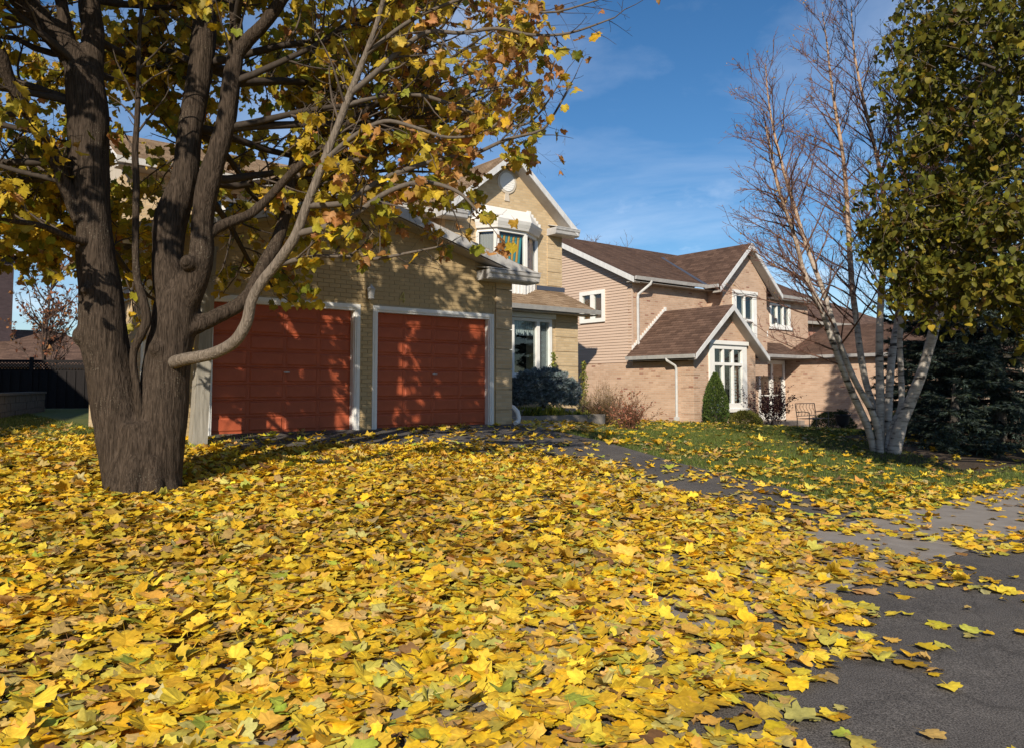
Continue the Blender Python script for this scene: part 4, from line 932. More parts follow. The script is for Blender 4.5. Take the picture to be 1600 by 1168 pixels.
mb = MB(); mb.box(r0-.33, r0, F_, sm, BEZ-.17, BEZ-.15); H2.part('eave_soffit', mb, M['soffit'], brf)
for q in range(17):                          # white stepped flashing climbing the wall
    t = q/16; rr_ = r0-.05+t*(BC-r0+.02); zz = rb(rr_)
    m = MB(); m.box(rr_, rr_+.125, sm-.03, sm-.004, zz-.05, zz+.17); H2.part('step_flashing', m, M['white_paint'], brf)
# downspouts
m = MB(); m.tube([(20.75, ES-.05, 4.5), (20.72, ES-.02, 4.38), (20.42, sm-.07, 4.02), (20.4, sm-.07, 3.9), (20.4, sm-.07, 2.35), (20.42, sm-.1, 2.2), (20.55, sm-.2, 2.08)], [.05]*7, 8); H2.part('downspout', m, M['galv'])
m = MB(); m.tube([(r0-.38, 16.75, 1.7), (r0-.36, 16.73, 1.62), (r0-.1, 16.6, 1.45), (r0-.07, 16.58, 1.35), (r0-.07, 16.58, -.55)], [.045]*5, 8); m.box(r0-.13, r0-.01, 16.52, 16.64, -.35, -.22); H2.part('downspout', m, M['galv'])
# entrance and the garage wing
DD = (27.72, 29.62, -.62, 1.86)
mb = MB(); wall_s(mb, BR, 29.71, -1.2, 1.95, sm, sm+.2, [DD]); H2.part('entrance_wall', mb, M['pink_brick'])
m = MB(); a, b, c, d = DD
m.box(a, a+.12, sm-.05, sm+.12, c, d); m.box(b-.12, b, sm-.05, sm+.12, c, d); m.box(a+.12, b-.12, sm-.05, sm+.12, d-.16, d); m.box((a+b)/2-.07, (a+b)/2+.07, sm-.045, sm+.11, c, d-.16)
dfm = H2.part('door_frame', m, M['white_paint'])
for (p, q) in ((a+.12, (a+b)/2-.07), ((a+b)/2+.07, b-.12)):
    m = MB(); m.box(p, q, sm+.08, sm+.12, c, d-.16); dd_ = H2.part('door', m, M['dark_door'])
    m = MB(); m.box(p+.05, q-.05, sm+.02, sm+.026, c+.3, d-.2); H2.part('pane', m, M['glass'], dd_)
    m = MB(); m.box(p, q, sm+.0, sm+.04, c, c+.3); m.box(p, q, sm+.0, sm+.04, c+1.0, c+1.05); m.box(p, p+.05, sm, sm+.04, c+.3, c+1.0); m.box(q-.05, q, sm, sm+.04, c+.3, c+1.0); H2.part('storm_frame', m, M['white_paint'], dd_)
for k_, (s0, z1) in enumerate(((17.7, -.64), (17.35, -.80))):
    m = MB(); m.box(27.0-.3*k_, 29.68, s0, sm-.06 if k_ == 0 else 17.699, -1.3, z1); H2.part('entrance_step', m, M['concrete'])
wr = 29.71
mb = MB(); mb.box(wr, wr+.2, 10.8, sm-.001, -1.4, 1.98); mb.box(wr+.2, 36, 10.8, 11.0, -1.4, 1.98); H2.part('wing_wall', mb, M['pink_brick'])
mb = MB()
roof_plane(mb, (wr-.3, sm, 2.03), (wr-.3, 10.45, 2.03), (33.0, 13.0, 3.5), (33.0, sm, 3.5))
roof_plane(mb, (wr-.3, 10.45, 2.03), (36.3, 10.45, 2.03), (33.0, 13.0, 3.5), (33.0, 13.0, 3.5))
roof_plane(mb, (BR+.34, 17.6, 2.03), (wr-.3, 17.6, 2.03), (wr-.3, sm-.001, 2.6), (BR+.34, sm-.001, 2.6))
wrf = H2.part('wing_roof', mb, M['brown_shingle'])
mb = MB(); mb.slab([(wr-.41, 10.4, 2.05), (wr-.3, 10.4, 2.05), (wr-.3, 10.4, 1.93), (wr-.37, 10.4, 1.93)], (0, 7.2, 0)); H2.part('gutter', mb, M['grey_trim'], wrf)
gutter_r(H2, BR+.35, wr-.41, 17.6, 1.99, wrf)
mb = MB(); mb.box(wr-.3, wr, 10.5, 17.6, 1.9, 1.92); H2.part('soffit', mb, M['soffit'], wrf)
mb = MB(); mb.box(BR+.35, wr-.3, 17.6, sm, 1.9, 1.92); H2.part('soffit', mb, M['soffit'], wrf)
for q in range(6):
    m = MB(); m.box(27.6+q*.14, 27.74+q*.14, sm-.03, sm-.004, 2.55+q*.06, 2.78+q*.06); H2.part('step_flashing', m, M['white_paint'], wrf)

# ================================================================== houses farther off
def plain_house(name, base, rot, w, d, h, rh, label, wallm, roofm, hip=True, win=()):
    T = Thing(name, base, label, 'house', rot=rot)
    T.base = (0, 0, 0)
    m = MB(); m.box(-w/2, w/2, 0, d, 0, h); T.part('wall', m, wallm)
    o = .45; e = h+.02; k_ = min(w, d)/2
    A, B_, C_, D = (-w/2-o, -o, e), (w/2+o, -o, e), (w/2+o, d+o, e), (-w/2-o, d+o, e)
    if hip:
        if w >= d: P, Q = (-w/2+k_, d/2, e+rh), (w/2-k_, d/2, e+rh)
        else: P, Q = (0, k_, e+rh), (0, d-k_, e+rh)
    else: P, Q = ((-w/2-o, d/2, e+rh), (w/2+o, d/2, e+rh)) if w >= d else ((0, -o, e+rh), (0, d+o, e+rh))
    m = MB()
    if w >= d: fs = [(A, B_, Q, P), (C_, D, P, Q), (B_, C_, Q), (D, A, P)]
    else: fs = [(D, A, P, Q), (B_, C_, Q, P), (A, B_, P), (C_, D, Q)]
    for f in fs: m.slab(list(f), (0, 0, -.08))
    r = T.part('roof', m, roofm)
    m = MB(); m.box(-w/2-o-.06, w/2+o+.06, -o-.06, -o, e-.16, e); T.part('gutter', m, M['soffit'] if name != 'low_house' else M['shaded_fence_wood'], r)
    for (x0, x1, z0, z1) in win:
        m = MB(); m.box(x0-.08, x1+.08, -.05, .02, z0-.08, z1+.08); w_ = T.part('window', m, M['white_paint'])
        m = MB(); m.box(x0, x1, -.058, -.052, z0, z1); T.part('pane', m, M['room'], w_)
    return T
plain_house('gabled_house', (19.6, 44.5, -1), TH-.1, 9, 9, 5.3, 2.7, 'distant brick house behind the birch with brown hipped roof', M['red_brick'], M['brown_shingle'], True, [(-2.8, -1.6, 3.6, 4.8), (1.2, 2.4, 3.6, 4.8)])
plain_house('low_house', (-25.6, 40, -1.1), .45, 12, 10, 3.0, 2.1, 'low brown roofed house seen beyond the dark fence', M['red_brick'], M['brown_shingle'], True, [(-2, -1, 1, 2.2)])
plain_house('shaded_far_house', (-30.2, 40, -.5), .75, 7, 9, 8.6, 2.5, 'plum coloured house wall at the left edge beyond the fence', M['shaded_wall'], M['brown_shingle'], True, [(-1, 0, 5, 6.2)])
plain_house('left_neighbour_house', (-11.85, -4.33, -.6), .426, 5.6, 26, 7.5, 2.6, 'house next door whose shade falls across the left lawn', M['pink_brick'], M['brown_shingle'], True, [(-1.5, -.3, 1, 2.3), (.8, 2, 1, 2.3)])  # out of view; place, depth and height chosen for the shade it casts

# ================================================================== street-side props
def weave(pts, n=6):                          # smooth a polyline of (x, y, z, radius)
    P = np.array(pts, float); k = len(P); out = []
    for i in range(k-1):
        p0, p1, p2, p3 = P[max(i-1,0)], P[i], P[i+1], P[min(i+2,k-1)]
        for j in range(n):
            t = j/n
            out.append(.5*((2*p1)+(-p0+p2)*t+(2*p0-5*p1+4*p2-p3)*t*t+(-p0+3*p1-3*p2+p3)*t**3))
    out.append(P[-1]); return np.array(out)

pz = float(gz(3.36, 11.48))
PT = Thing('wooden_post', (3.36, 11.48, pz), 'tall weathered grey wooden post at the left of the garage doors', 'post')
mb = MB()
mb.add([(3.26,11.38,pz-.05),(3.47,11.38,pz-.05),(3.47,11.58,pz-.05),(3.26,11.58,pz-.05),(3.39,11.44,2.75),(3.56,11.44,2.75),(3.56,11.6,2.75),(3.39,11.6,2.75)],
       [(0,3,2,1),(4,5,6,7),(0,1,5,4),(1,2,6,5),(2,3,7,6),(3,0,4,7)])
PT.part('shaft', mb, M['old_wood'])
mb = MB(); mb.box(3.37, 3.58, 11.42, 11.62, 2.752, 2.80); PT.part('cap', mb, M['old_wood'])

# dark fence at the back left, board by board
FZ = 0.0
fa, fb = Vector((-18.6, 25.6)), Vector((-9.0, 27.2))
fd = (fb-fa); fl = fd.length; ang = math.atan2(fd.y, fd.x)
FE = Thing('garden_fence', (fa.x, fa.y, FZ), 'dark stained board fence with lattice top at the back left', 'fence', rot=ang); FE.base = (0, 0, 0)
x = 0.0; i = 0
while x < fl:
    mb = MB(); mb.box(x, x+.165, -.012 if i % 2 else .02, .012 if i % 2 else .044, .03, 1.28+random.uniform(-.006, .006)); FE.part('board', mb, M['shaded_fence_wood']); x += .145; i += 1
for z in (.25, 1.1, 1.3, 1.62):
    mb = MB(); mb.box(0, fl, .046, .085, z-.045, z+.045); FE.part('rail', mb, M['shaded_fence_wood'])
for k_ in range(int(fl/2.4)+1):
    mb = MB(); mb.box(k_*2.4-.05, k_*2.4+.05, -.05, .05, -.1, 1.75); FE.part('post', mb, M['shaded_fence_wood'])
for sg in (-1, 1):
    mb = MB(); x = 0
    while x < fl-.3:
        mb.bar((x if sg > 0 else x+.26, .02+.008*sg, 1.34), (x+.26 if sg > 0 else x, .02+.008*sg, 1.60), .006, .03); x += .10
    o = FE.part('lattice', mb, M['shaded_fence_wood']); o['kind'] = 'stuff'

# low block wall along the left edge
wa, wb = Vector((-11.2, 16.2)), Vector((-14.7, 24.3)); wd = wb-wa; wl = wd.length
RW = Thing('retaining_wall', (wa.x, wa.y, -.05), 'low grey block retaining wall at the left edge of the lawn', 'retaining wall', rot=math.atan2(wd.y, wd.x)); RW.base = (0, 0, 0)
me = None
for j in range(3):
    for i in range(int(wl/.45)+1):
        mb = MB(); x = i*.45-(.22 if j % 2 else 0); mb.box(max(x, 0)+.006, min(x+.444, wl), 0+random.uniform(0, .012), .3, j*.2+.003, j*.2+.196); RW.part('block', mb, M['block_stone'])
mb = MB(); mb.box(-.02, wl+.02, -.03, .34, .60, .66); RW.part('coping', mb, M['block_stone'])

# metal garden bench in the entrance court
bz = float(gz(23.3, 13.6))+.02
B1 = Thing('garden_bench', (23.3, 13.6, bz), 'wrought metal garden bench with scrolled back before the pinkish house', 'bench')
r_, s_, w_, z_ = 23.3, 13.6, 1.15, bz
for sx in (-1, 1):
    for sd, h in ((-.22, .62), (.22, .9)):
        m = MB(); m.tube([(r_+sx*w_/2, s_+sd, z_), (r_+sx*w_/2, s_+sd*.96, z_+.42), (r_+sx*w_/2, s_+sd*(1.0 if sd < 0 else 1.25), z_+h)], [.014]*3, 6); B1.part('leg', m, M['bench_iron'])
    m = MB(); m.tube([(r_+sx*w_/2, s_-.22, z_+.62), (r_+sx*w_/2, s_, z_+.65), (r_+sx*w_/2, s_+.25, z_+.62)], [.014]*3, 6); B1.part('arm', m, M['bench_iron'])
for q in range(7):
    m = MB(); ss = s_-.23+q*.072; m.bar((r_-w_/2, ss, z_+.42), (r_+w_/2, ss, z_+.42), .035, .012); B1.part('seat_slat', m, M['bench_iron'])
for zz in (.5, .9):
    m = MB(); m.tube([(r_-w_/2, s_+.22+.055*(zz-.42)/.48, z_+zz), (r_+w_/2, s_+.22+.055*(zz-.42)/.48, z_+zz)], [.012]*2, 6); B1.part('back_rail', m, M['bench_iron'])
for q in range(6):
    m = MB(); c0 = r_-w_/2+w_*(q+.5)/6
    m.tube([(c0+.07*math.sin(t*2*math.pi), s_+.25, z_+.5+.4*t) for t in np.linspace(0, 1, 9)], [.007]*9, 5); B1.part('back_scroll', m, M['bench_iron'])
uz = float(gz(23.2, 12.7))+.02
U1 = Thing('urn_planter', (23.35, 12.62, uz), 'black urn planter on the paved court near the birch', 'planter')
m = MB(); m.lathe([(.17,0),(.17,.04),(.08,.08),(.05,.14),(.07,.19),(.16,.25),(.20,.38),(.21,.50),(.25,.54),(.25,.57),(.20,.57)], (23.35, 12.62, uz), 18); U1.part('bowl', m, M['black_iron'], smooth=True)

# ================================================================== foliage helpers
def rand_rot(n, tilt_lo, tilt_hi, rg=rng):
    yaw = rg.uniform(0, 2*np.pi, n); ti = rg.uniform(tilt_lo, tilt_hi, n); ta = rg.uniform(0, 2*np.pi, n)
    cy, sy = np.cos(yaw), np.sin(yaw); z = np.zeros(n); o = np.ones(n)
    Rz = np.stack([np.stack([cy,-sy,z],1), np.stack([sy,cy,z],1), np.stack([z,z,o],1)], 1)
    kx, ky = np.cos(ta), np.sin(ta); c, s = np.cos(ti), np.sin(ti); v = 1-c
    Rt = np.stack([np.stack([kx*kx*v+c, kx*ky*v, ky*s],1), np.stack([kx*ky*v, ky*ky*v+c, -kx*s],1), np.stack([-ky*s, kx*s, c],1)], 1)
    return Rt @ Rz
_half = [(.0,.0),(.17,-.10),(.38,-.13),(.42,-.02),(.51,.06),(.65,.20),(.59,.28),(.53,.35),(.58,.50),(.54,.67),(.43,.64),(.31,.62),(.26,.72),(.17,.80)]
_fine = [(0,.02)] + _half[1:] + [(0,.95)] + [(-x, y) for x, y in _half[:0:-1]]
_low = [(0,0),(.4,-.12),(.38,.08),(.66,.22),(.45,.36),(.58,.68),(.22,.58),(0,1.0),(-.22,.58),(-.58,.68),(-.45,.36),(-.66,.22),(-.38,.08),(-.4,-.12)]
def leaf_template(outline, stem=True, ctr=.32):
    o = np.array(outline, float); n = len(o)
    v = np.vstack([[0, ctr], o]); f = [(0, 1+i, 1+(i+1)%n) for i in range(n)]
    if stem:
        b = len(v); v = np.vstack([v, [-.018, .02], [.018, .02], [.05, -.62]]); f.append((b, b+2, b+1))
    v[:, 1] -= .3
    return v, np.array(f)
FINE, LOW = leaf_template(_fine), leaf_template(_low, False)
_lin = [(0,0),(.22,-.06),(.42,.12),(.44,.38),(.30,.68),(0,1.05),(-.30,.68),(-.44,.38),(-.42,.12),(-.22,-.06)]
LIND = leaf_template(_lin, True, .42)
_sm = [(0,0),(.3,.3),(.22,.7),(0,1),(-.22,.7),(-.3,.3)]
SMALL = leaf_template(_sm, False, .45)
def leaves(tpl, pos, R, size, col, curl=.5, rg=rng, edge=.0):
    V, F = tpl; n = len(pos); k = len(V)
    x = V[None, :, 0]; y = V[None, :, 1]
    c1 = rg.normal(0, curl, (n, 1)); c2 = rg.normal(0, curl*.8, (n, 1)); c3 = rg.normal(0, curl*.5, (n, 1))
    z = c1*np.abs(x)**1.5 + c2*(y*np.abs(y)) + c3*x*y*2 + rg.normal(0, .05*curl, (n, k))
    sx = rg.uniform(.85, 1.1, (n, 1)); asym = rg.normal(0, .08, (n, 1))
    jr = 1+rg.normal(0, .055, (n, k)); jr[:, 0] = 1
    loc = np.stack([(x*sx + asym*y*y)*jr, np.broadcast_to(y, (n, k))*jr, z], -1)*np.asarray(size).reshape(-1, 1, 1)
    v = np.einsum('nij,nkj->nki', R, loc) + np.asarray(pos)[:, None, :]
    f = F[None] + (np.arange(n)*k)[:, None, None]
    c = np.repeat(np.asarray(col)[:, None, :], k, 1)
    if len(V) > 12:                           # paler veins at the centre, browner tips
        shade = np.ones(k); shade[0] = 1.12; rad = np.hypot(V[:, 0], V[:, 1]-.02); shade *= 1-.22*np.clip(rad-.45, 0, 1)
        c = c*shade[None, :, None]
        if edge:
            br = (rg.random((n, 1, 1)) < edge)*np.clip((rad-.35)*1.6, 0, 1)[None, :, None]
            c = c*(1-br) + np.array((.20, .09, .03))*br
    return v.reshape(-1, 3), f.reshape(-1, F.shape[1]), c.reshape(-1, 3)
def palette(n, cols, wts, rg=rng, jit=.14):
    cols = np.array(cols); i = rg.choice(len(cols), n, p=np.array(wts)/sum(wts))
    c = cols[i]*rg.normal(1, jit, (n, 1)); c *= rg.normal(1, .05, (n, 3)); return np.clip(c, .01, .95)
class Acc:                                    # collects tubes / triangles with colours
    def __init__(s): s.v = []; s.f = []; s.c = []; s.n = 0
    def tri(s, v, f, c):
        s.v.append(np.asarray(v, np.float32)); s.f.append(np.asarray(f)+s.n); s.c.append(np.asarray(c, np.float32)); s.n += len(v)
    def tube(s, P, rad, sides, col):
        P = np.asarray(P, float); n = len(P); T = np.gradient(P, axis=0); T /= np.linalg.norm(T, axis=1)[:, None]+1e-9
        a = np.cross(T, np.array((.31, .17, .93))); a /= np.linalg.norm(a, axis=1)[:, None]+1e-9; b = np.cross(T, a)
        an = np.arange(sides)*2*np.pi/sides
        ring = P[:, None, :] + np.asarray(rad).reshape(-1, 1, 1)*(a[:, None, :]*np.cos(an)[None, :, None] + b[:, None, :]*np.sin(an)[None, :, None])
        i = np.arange(n*sides).reshape(n, sides); j = np.roll(i, -1, 1)
        q = np.stack([i[:-1], j[:-1], j[1:], i[1:]], -1).reshape(-1, 4)
        f = np.vstack([q[:, [0,1,2]], q[:, [0,2,3]]])
        s.tri(ring.reshape(-1, 3), f, np.tile(np.asarray(col, float), (n*sides, 1)))
    def build(s, name, m, parent=None, smooth=False, base=None):
        v = np.concatenate(s.v); 
        if base is not None: v = v - np.array(base, np.float32)
        return npmesh(name, v, np.concatenate(s.f), m, parent, np.concatenate(s.c), smooth)
def wander(p, d, L, n, jit, up, rg):
    P = [np.array(p, float)]; d = np.array(d, float); d /= np.linalg.norm(d)
    for i in range(n):
        d = d + rg.normal(0, jit, 3) + np.array((0, 0, up)); d /= np.linalg.norm(d); P.append(P[-1] + d*L/n)
    return np.array(P), d
def side_dir(t, ang, rg):
    t = t/np.linalg.norm(t); a = rg.normal(0, 1, 3); a -= t*a.dot(t); a /= np.linalg.norm(a)
    return t*math.cos(ang) + a*math.sin(ang)

# ================================================================== fallen leaves
CV = np.array(COVER)
def cover(r, s):
    d = (r[:, None]-CV[None, :, 0])**2 + (s[:, None]-CV[None, :, 1])**2
    w = 1/(d+.02)**2
    return (w*CV[None, :, 2]).sum(1)/w.sum(1)
YEL = [(.72,.46,.022),(.74,.53,.045),(.62,.37,.025),(.52,.44,.07),(.58,.37,.11),(.44,.29,.10),(.36,.40,.05),(.52,.45,.13),(.24,.13,.05),(.68,.39,.06),(.46,.38,.18)]
YW = [5.6,4.6,3.2,2.3,2.0,1.1,.7,.9,.4,2.2,.25]
lg = np.random.default_rng(5)
def scatter(y0, y1, dens):
    n = int((y1-y0)*(1.5*(y0+y1)/2+3.2)*dens)
    Y = lg.uniform(y0, y1, n); half = .75*Y+1.6; X = lg.uniform(-1, 1, n)*(.75*y1+1.6); k = np.abs(X) < half
    X, Y = X[k], Y[k]; r, s = CT*X+ST*Y, -ST*X+CT*Y
    c = cover(r, s); clump = np.array([noise.noise((x*1.3, y*1.3, 0)) for x, y in zip(X, Y)])
    c2 = np.clip(c + (clump*.9)*np.clip(c*(1-c)*2.2, 0, .5), 0, 1)
    keep = lg.random(len(X)) < np.where(r > 8.6, .72, 1.0)*c2**1.75
    # nothing lies inside the houses, the trunk or on the step
    keep &= ~((s > 12.3) & (r > 2.7) & (r < 9.9)) & ~((s > 13.2) & (r > 9.8) & (r < 15.4)) & ~((s > 15.8) & (r > 20)) & ((X+3.77)**2+(Y-7.94)**2 > .15)
    keep &= gz(r, s) > -.95
    return X[keep], Y[keep], r[keep], s[keep], c2[keep]
allp = []
for (y0, y1, dn) in ((2.2, 5, 680), (5, 8, 600), (8, 12, 480), (12, 17, 260), (17, 26, 130)):
    allp.append(np.stack(scatter(y0, y1, dn)))
X, Y, r, s, cv = np.concatenate(allp, 1)
n = len(X)
paved = ((s < 4.2) | ((r > 3.4) & (r < 10) & (s < 12.4)))
loose = np.clip(cv, 0, 1)
relief = np.array([noise.noise((x*.8, y*.8, 3.3)) for x, y in zip(X, Y)])*.03*loose
Z = gz(r, s) + .022 + relief + lg.uniform(0, .04, n)*loose**2 + .008*lg.random(n)
tilt_hi = .14+.42*loose
R = rand_rot(n, 0, 1, lg)
tl = lg.random(n)**1.6*tilt_hi
yaw = lg.uniform(0, 2*np.pi, n); ta = lg.uniform(0, 2*np.pi, n)
def rots(yaw, ti, ta):
    n = len(yaw); cy, sy = np.cos(yaw), np.sin(yaw); z = np.zeros(n); o = np.ones(n)
    Rz = np.stack([np.stack([cy,-sy,z],1), np.stack([sy,cy,z],1), np.stack([z,z,o],1)], 1)
    kx, ky = np.cos(ta), np.sin(ta); c, sn = np.cos(ti), np.sin(ti); v = 1-c
    Rt = np.stack([np.stack([kx*kx*v+c, kx*ky*v, ky*sn],1), np.stack([kx*ky*v, ky*ky*v+c, -kx*sn],1), np.stack([-ky*sn, kx*sn, c],1)], 1)
    return Rt @ Rz
R = rots(yaw, tl, ta)
size = np.clip(lg.normal(.086, .026, n), .03, .15)
Z += np.where(loose < .4, size*.18*np.sin(tl), size*.1*np.sin(tl))
col = palette(n, YEL, YW, lg)
# older, duller leaves in patches
old = np.array([noise.noise((x*.55+7, y*.55, 1.0)) for x, y in zip(X, Y)]) > .25
col[old] = col[old]*np.array((.82, .80, .95))
size[Y > 12] *= 1.15
pos = np.stack([X, Y, Z], 1)
infr = (np.abs(X/Y) < .655) & (Y > 2.75) & ((0.756-Z)/Y < .43)
score = np.where(infr, (size/Y)*(Z > gz(r, s)+.045+relief*.3), 0)
top = np.argsort(-score)[:300]
mask = np.ones(n, bool); mask[top] = False
near = mask & (Y < 9.5); far = mask & (Y >= 9.5)
A = Acc()
curled = lg.random(n) < .22
A.tri(*leaves(FINE, pos[near & ~curled], R[near & ~curled], size[near & ~curled], col[near & ~curled], .30, lg, .14))
A.tri(*leaves(FINE, pos[near & curled], R[near & curled], size[near & curled]*.95, col[near & curled]*.92, .62, lg, .3))
fl_ = Acc(); fl_.tri(*leaves(LOW, pos[far], R[far], size[far], col[far], .5, lg))
# tar spots on some of the near leaves
sp = np.where(near & (lg.random(n) < .13))[0]
hexa = np.array([(math.cos(a), math.sin(a)) for a in np.linspace(0, 2*math.pi, 7)[:-1]])
for (ids, A_) in ((sp, A),):
    for rep in range(2):
        m_ = len(ids); oc = lg.uniform(-.3, .3, (m_, 2)); rd = lg.uniform(.05, .10, m_)
        loc = np.concatenate([oc[:, None, :] + hexa[None]*rd[:, None, None]*lg.uniform(.7, 1.2, (m_, 6, 1)), np.full((m_, 6, 1), .07)], 2)*size[ids][:, None, None]
        v = np.einsum('nij,nkj->nki', R[ids], loc) + pos[ids][:, None, :]
        f = np.array([(0,1,2),(0,2,3),(0,3,4),(0,4,5)])[None] + (np.arange(m_)*6)[:, None, None]
        A_.tri(v.reshape(-1, 3), f.reshape(-1, 3), np.full((m_*6, 3), .012)); ids = ids[lg.random(len(ids)) < .4]
o = A.build('fallen_leaves', M['fallen_leaf']); tag(o, 'thick carpet of fallen yellow maple leaves over lawn and drive', 'leaf litter', kind='stuff')
o = fl_.build('scattered_leaves', M['fallen_leaf']); tag(o, 'yellow leaves scattered over the farther lawn and drive', 'leaf litter', kind='stuff')
# the three hundred nearest ones singly, sharing a few shapes
lm = {}
PAL = [np.array(c) for c in YEL]
def leaf_mesh(ci, vi):
    if (ci, vi) not in lm:
        rg = np.random.default_rng(100+ci*7+vi)
        v, f, c = leaves(FINE, np.zeros((1, 3)), np.eye(3)[None], [1.0], PAL[ci][None], .28, rg, .1)
        if (ci+vi) % 5 == 0:
            oc = rg.uniform(-.25, .25, 2); rd = rg.uniform(.05, .09)
            v = np.vstack([v, np.concatenate([oc+hexa*rd, np.full((6, 1), .06)], 1)]); k = len(v)-6
            f = np.vstack([f, np.array([(0,1,2),(0,2,3),(0,3,4),(0,4,5)])+k]); c = np.vstack([c, np.full((6, 3), .012)])
        me = bpy.data.meshes.new('maple_leaf'); me.from_pydata([tuple(map(float, p)) for p in v], [], [tuple(map(int, q)) for q in f])
        a = me.color_attributes.new('Col', 'FLOAT_COLOR', 'POINT'); a.data.foreach_set('color', np.concatenate([c, np.ones((len(c), 1))], 1).astype(np.float32).ravel())
        me.materials.append(M['fallen_leaf_near']); me.update(); lm[(ci, vi)] = me
    return lm[(ci, vi)]
M['fallen_leaf_near'] = attrmat('fallen_leaf_near', .6, .28, .12, 5.5, .3, .3)
wt = np.array(YW)/sum(YW)
YNAME = ['golden yellow','pale yellow','amber','olive yellow','tan','light brown','green','straw coloured','dark brown','orange yellow','greyish straw']
for q in top:
    ci = int(lg.choice(len(YEL), p=wt)); me = leaf_mesh(ci, int(lg.integers(0, 4)))
    o = bpy.data.objects.new('maple_leaf', me); C.objects.link(o)
    o.matrix_world = Matrix.Translation(pos[q]) @ Matrix(R[q].tolist()).to_4x4() @ Matrix.Scale(float(size[q]), 4)
    onp = paved[q] and cv[q] < .45
    u_, v_ = X[q]/Y[q], (0.756-Z[q])/Y[q]
    zx = ('far left', 'left of centre', 'in the middle', 'right of centre', 'far right')[int(np.clip((u_+.66)/1.32*5, 0, 4))]
    zy = ('in the nearest row' if v_ > .40 else 'near the bottom edge' if v_ > .36 else 'farther up')
    where = 'on bare asphalt' if onp else 'on the carpet'
    tag(o, 'fallen %s leaf %s %s %s' % (YNAME[ci], where, zx, zy), 'leaf', 'fallen %s leaves %s' % (YNAME[ci], 'on asphalt' if onp else 'on the carpet'))

# ================================================================== grass
gg = np.random.default_rng(8)
def blades(n, fx, hl, hh, wd, cols, wts):
    X, Y = fx(n); r, s = CT*X+ST*Y, -ST*X+CT*Y; z = gz(r, s)
    h = gg.uniform(hl, hh, len(X)); a = gg.uniform(0, np.pi, len(X)); lean = gg.normal(0, .35, (len(X), 2))*h[:, None]
    w = wd*gg.uniform(.6, 1.3, len(X))
    b0 = np.stack([X-np.cos(a)*w, Y-np.sin(a)*w, z], 1); b1 = np.stack([X+np.cos(a)*w, Y+np.sin(a)*w, z], 1); t = np.stack([X+lean[:, 0], Y+lean[:, 1], z+h], 1)
    v = np.stack([b0, b1, t], 1).reshape(-1, 3); f = np.arange(len(v)).reshape(-1, 3); c = np.repeat(palette(len(X), cols, wts, gg, .2), 3, 0)
    return v, f, c
GC = [(.09,.13,.025),(.13,.16,.03),(.07,.10,.02),(.20,.18,.06),(.16,.19,.05)]
def right_lawn(n):
    Y = gg.uniform(7.5, 24, n)**1.0; X = gg.uniform(-1, 18, n); r, s = CT*X+ST*Y, -ST*X+CT*Y
    k = (np.abs(X/Y) < .72) & (s > 4.25) & (r > np.interp(s, [4.2,5.6,7.5,9.75,11.3,12.6,13.5], [8.45,8.95,9.2,9.8,9.98,12.2,12.4])) & ~((s > 13.3) & (r < 15.4)) & ~((s > 15.9) & (r > 20)) & ~((r > 22.3) & (s > 11.9)) & ~((r > 13.5) & (r < 22) & (s > 5.1) & (s < 9) & (X > 7.2))
    return X[k], Y[k]
def left_lawn(n):
    Y = gg.uniform(9, 27, n); X = gg.uniform(-19, -4, n); r, s = CT*X+ST*Y, -ST*X+CT*Y
    k = (np.abs(X/Y) < .72) & ((r < 2.8) | (s < 12.2)) & (s > 9)
    return X[k], Y[k]
A = Acc(); A.tri(*blades(330000, right_lawn, .025, .065, .006, GC, [3,3,2,1,1])); A.tri(*blades(140000, left_lawn, .025, .07, .007, GC, [3,3,2,1,1]))
tag(A.build('grass', M['grass']), 'short green lawn grass showing between the fallen leaves', 'grass', kind='stuff')

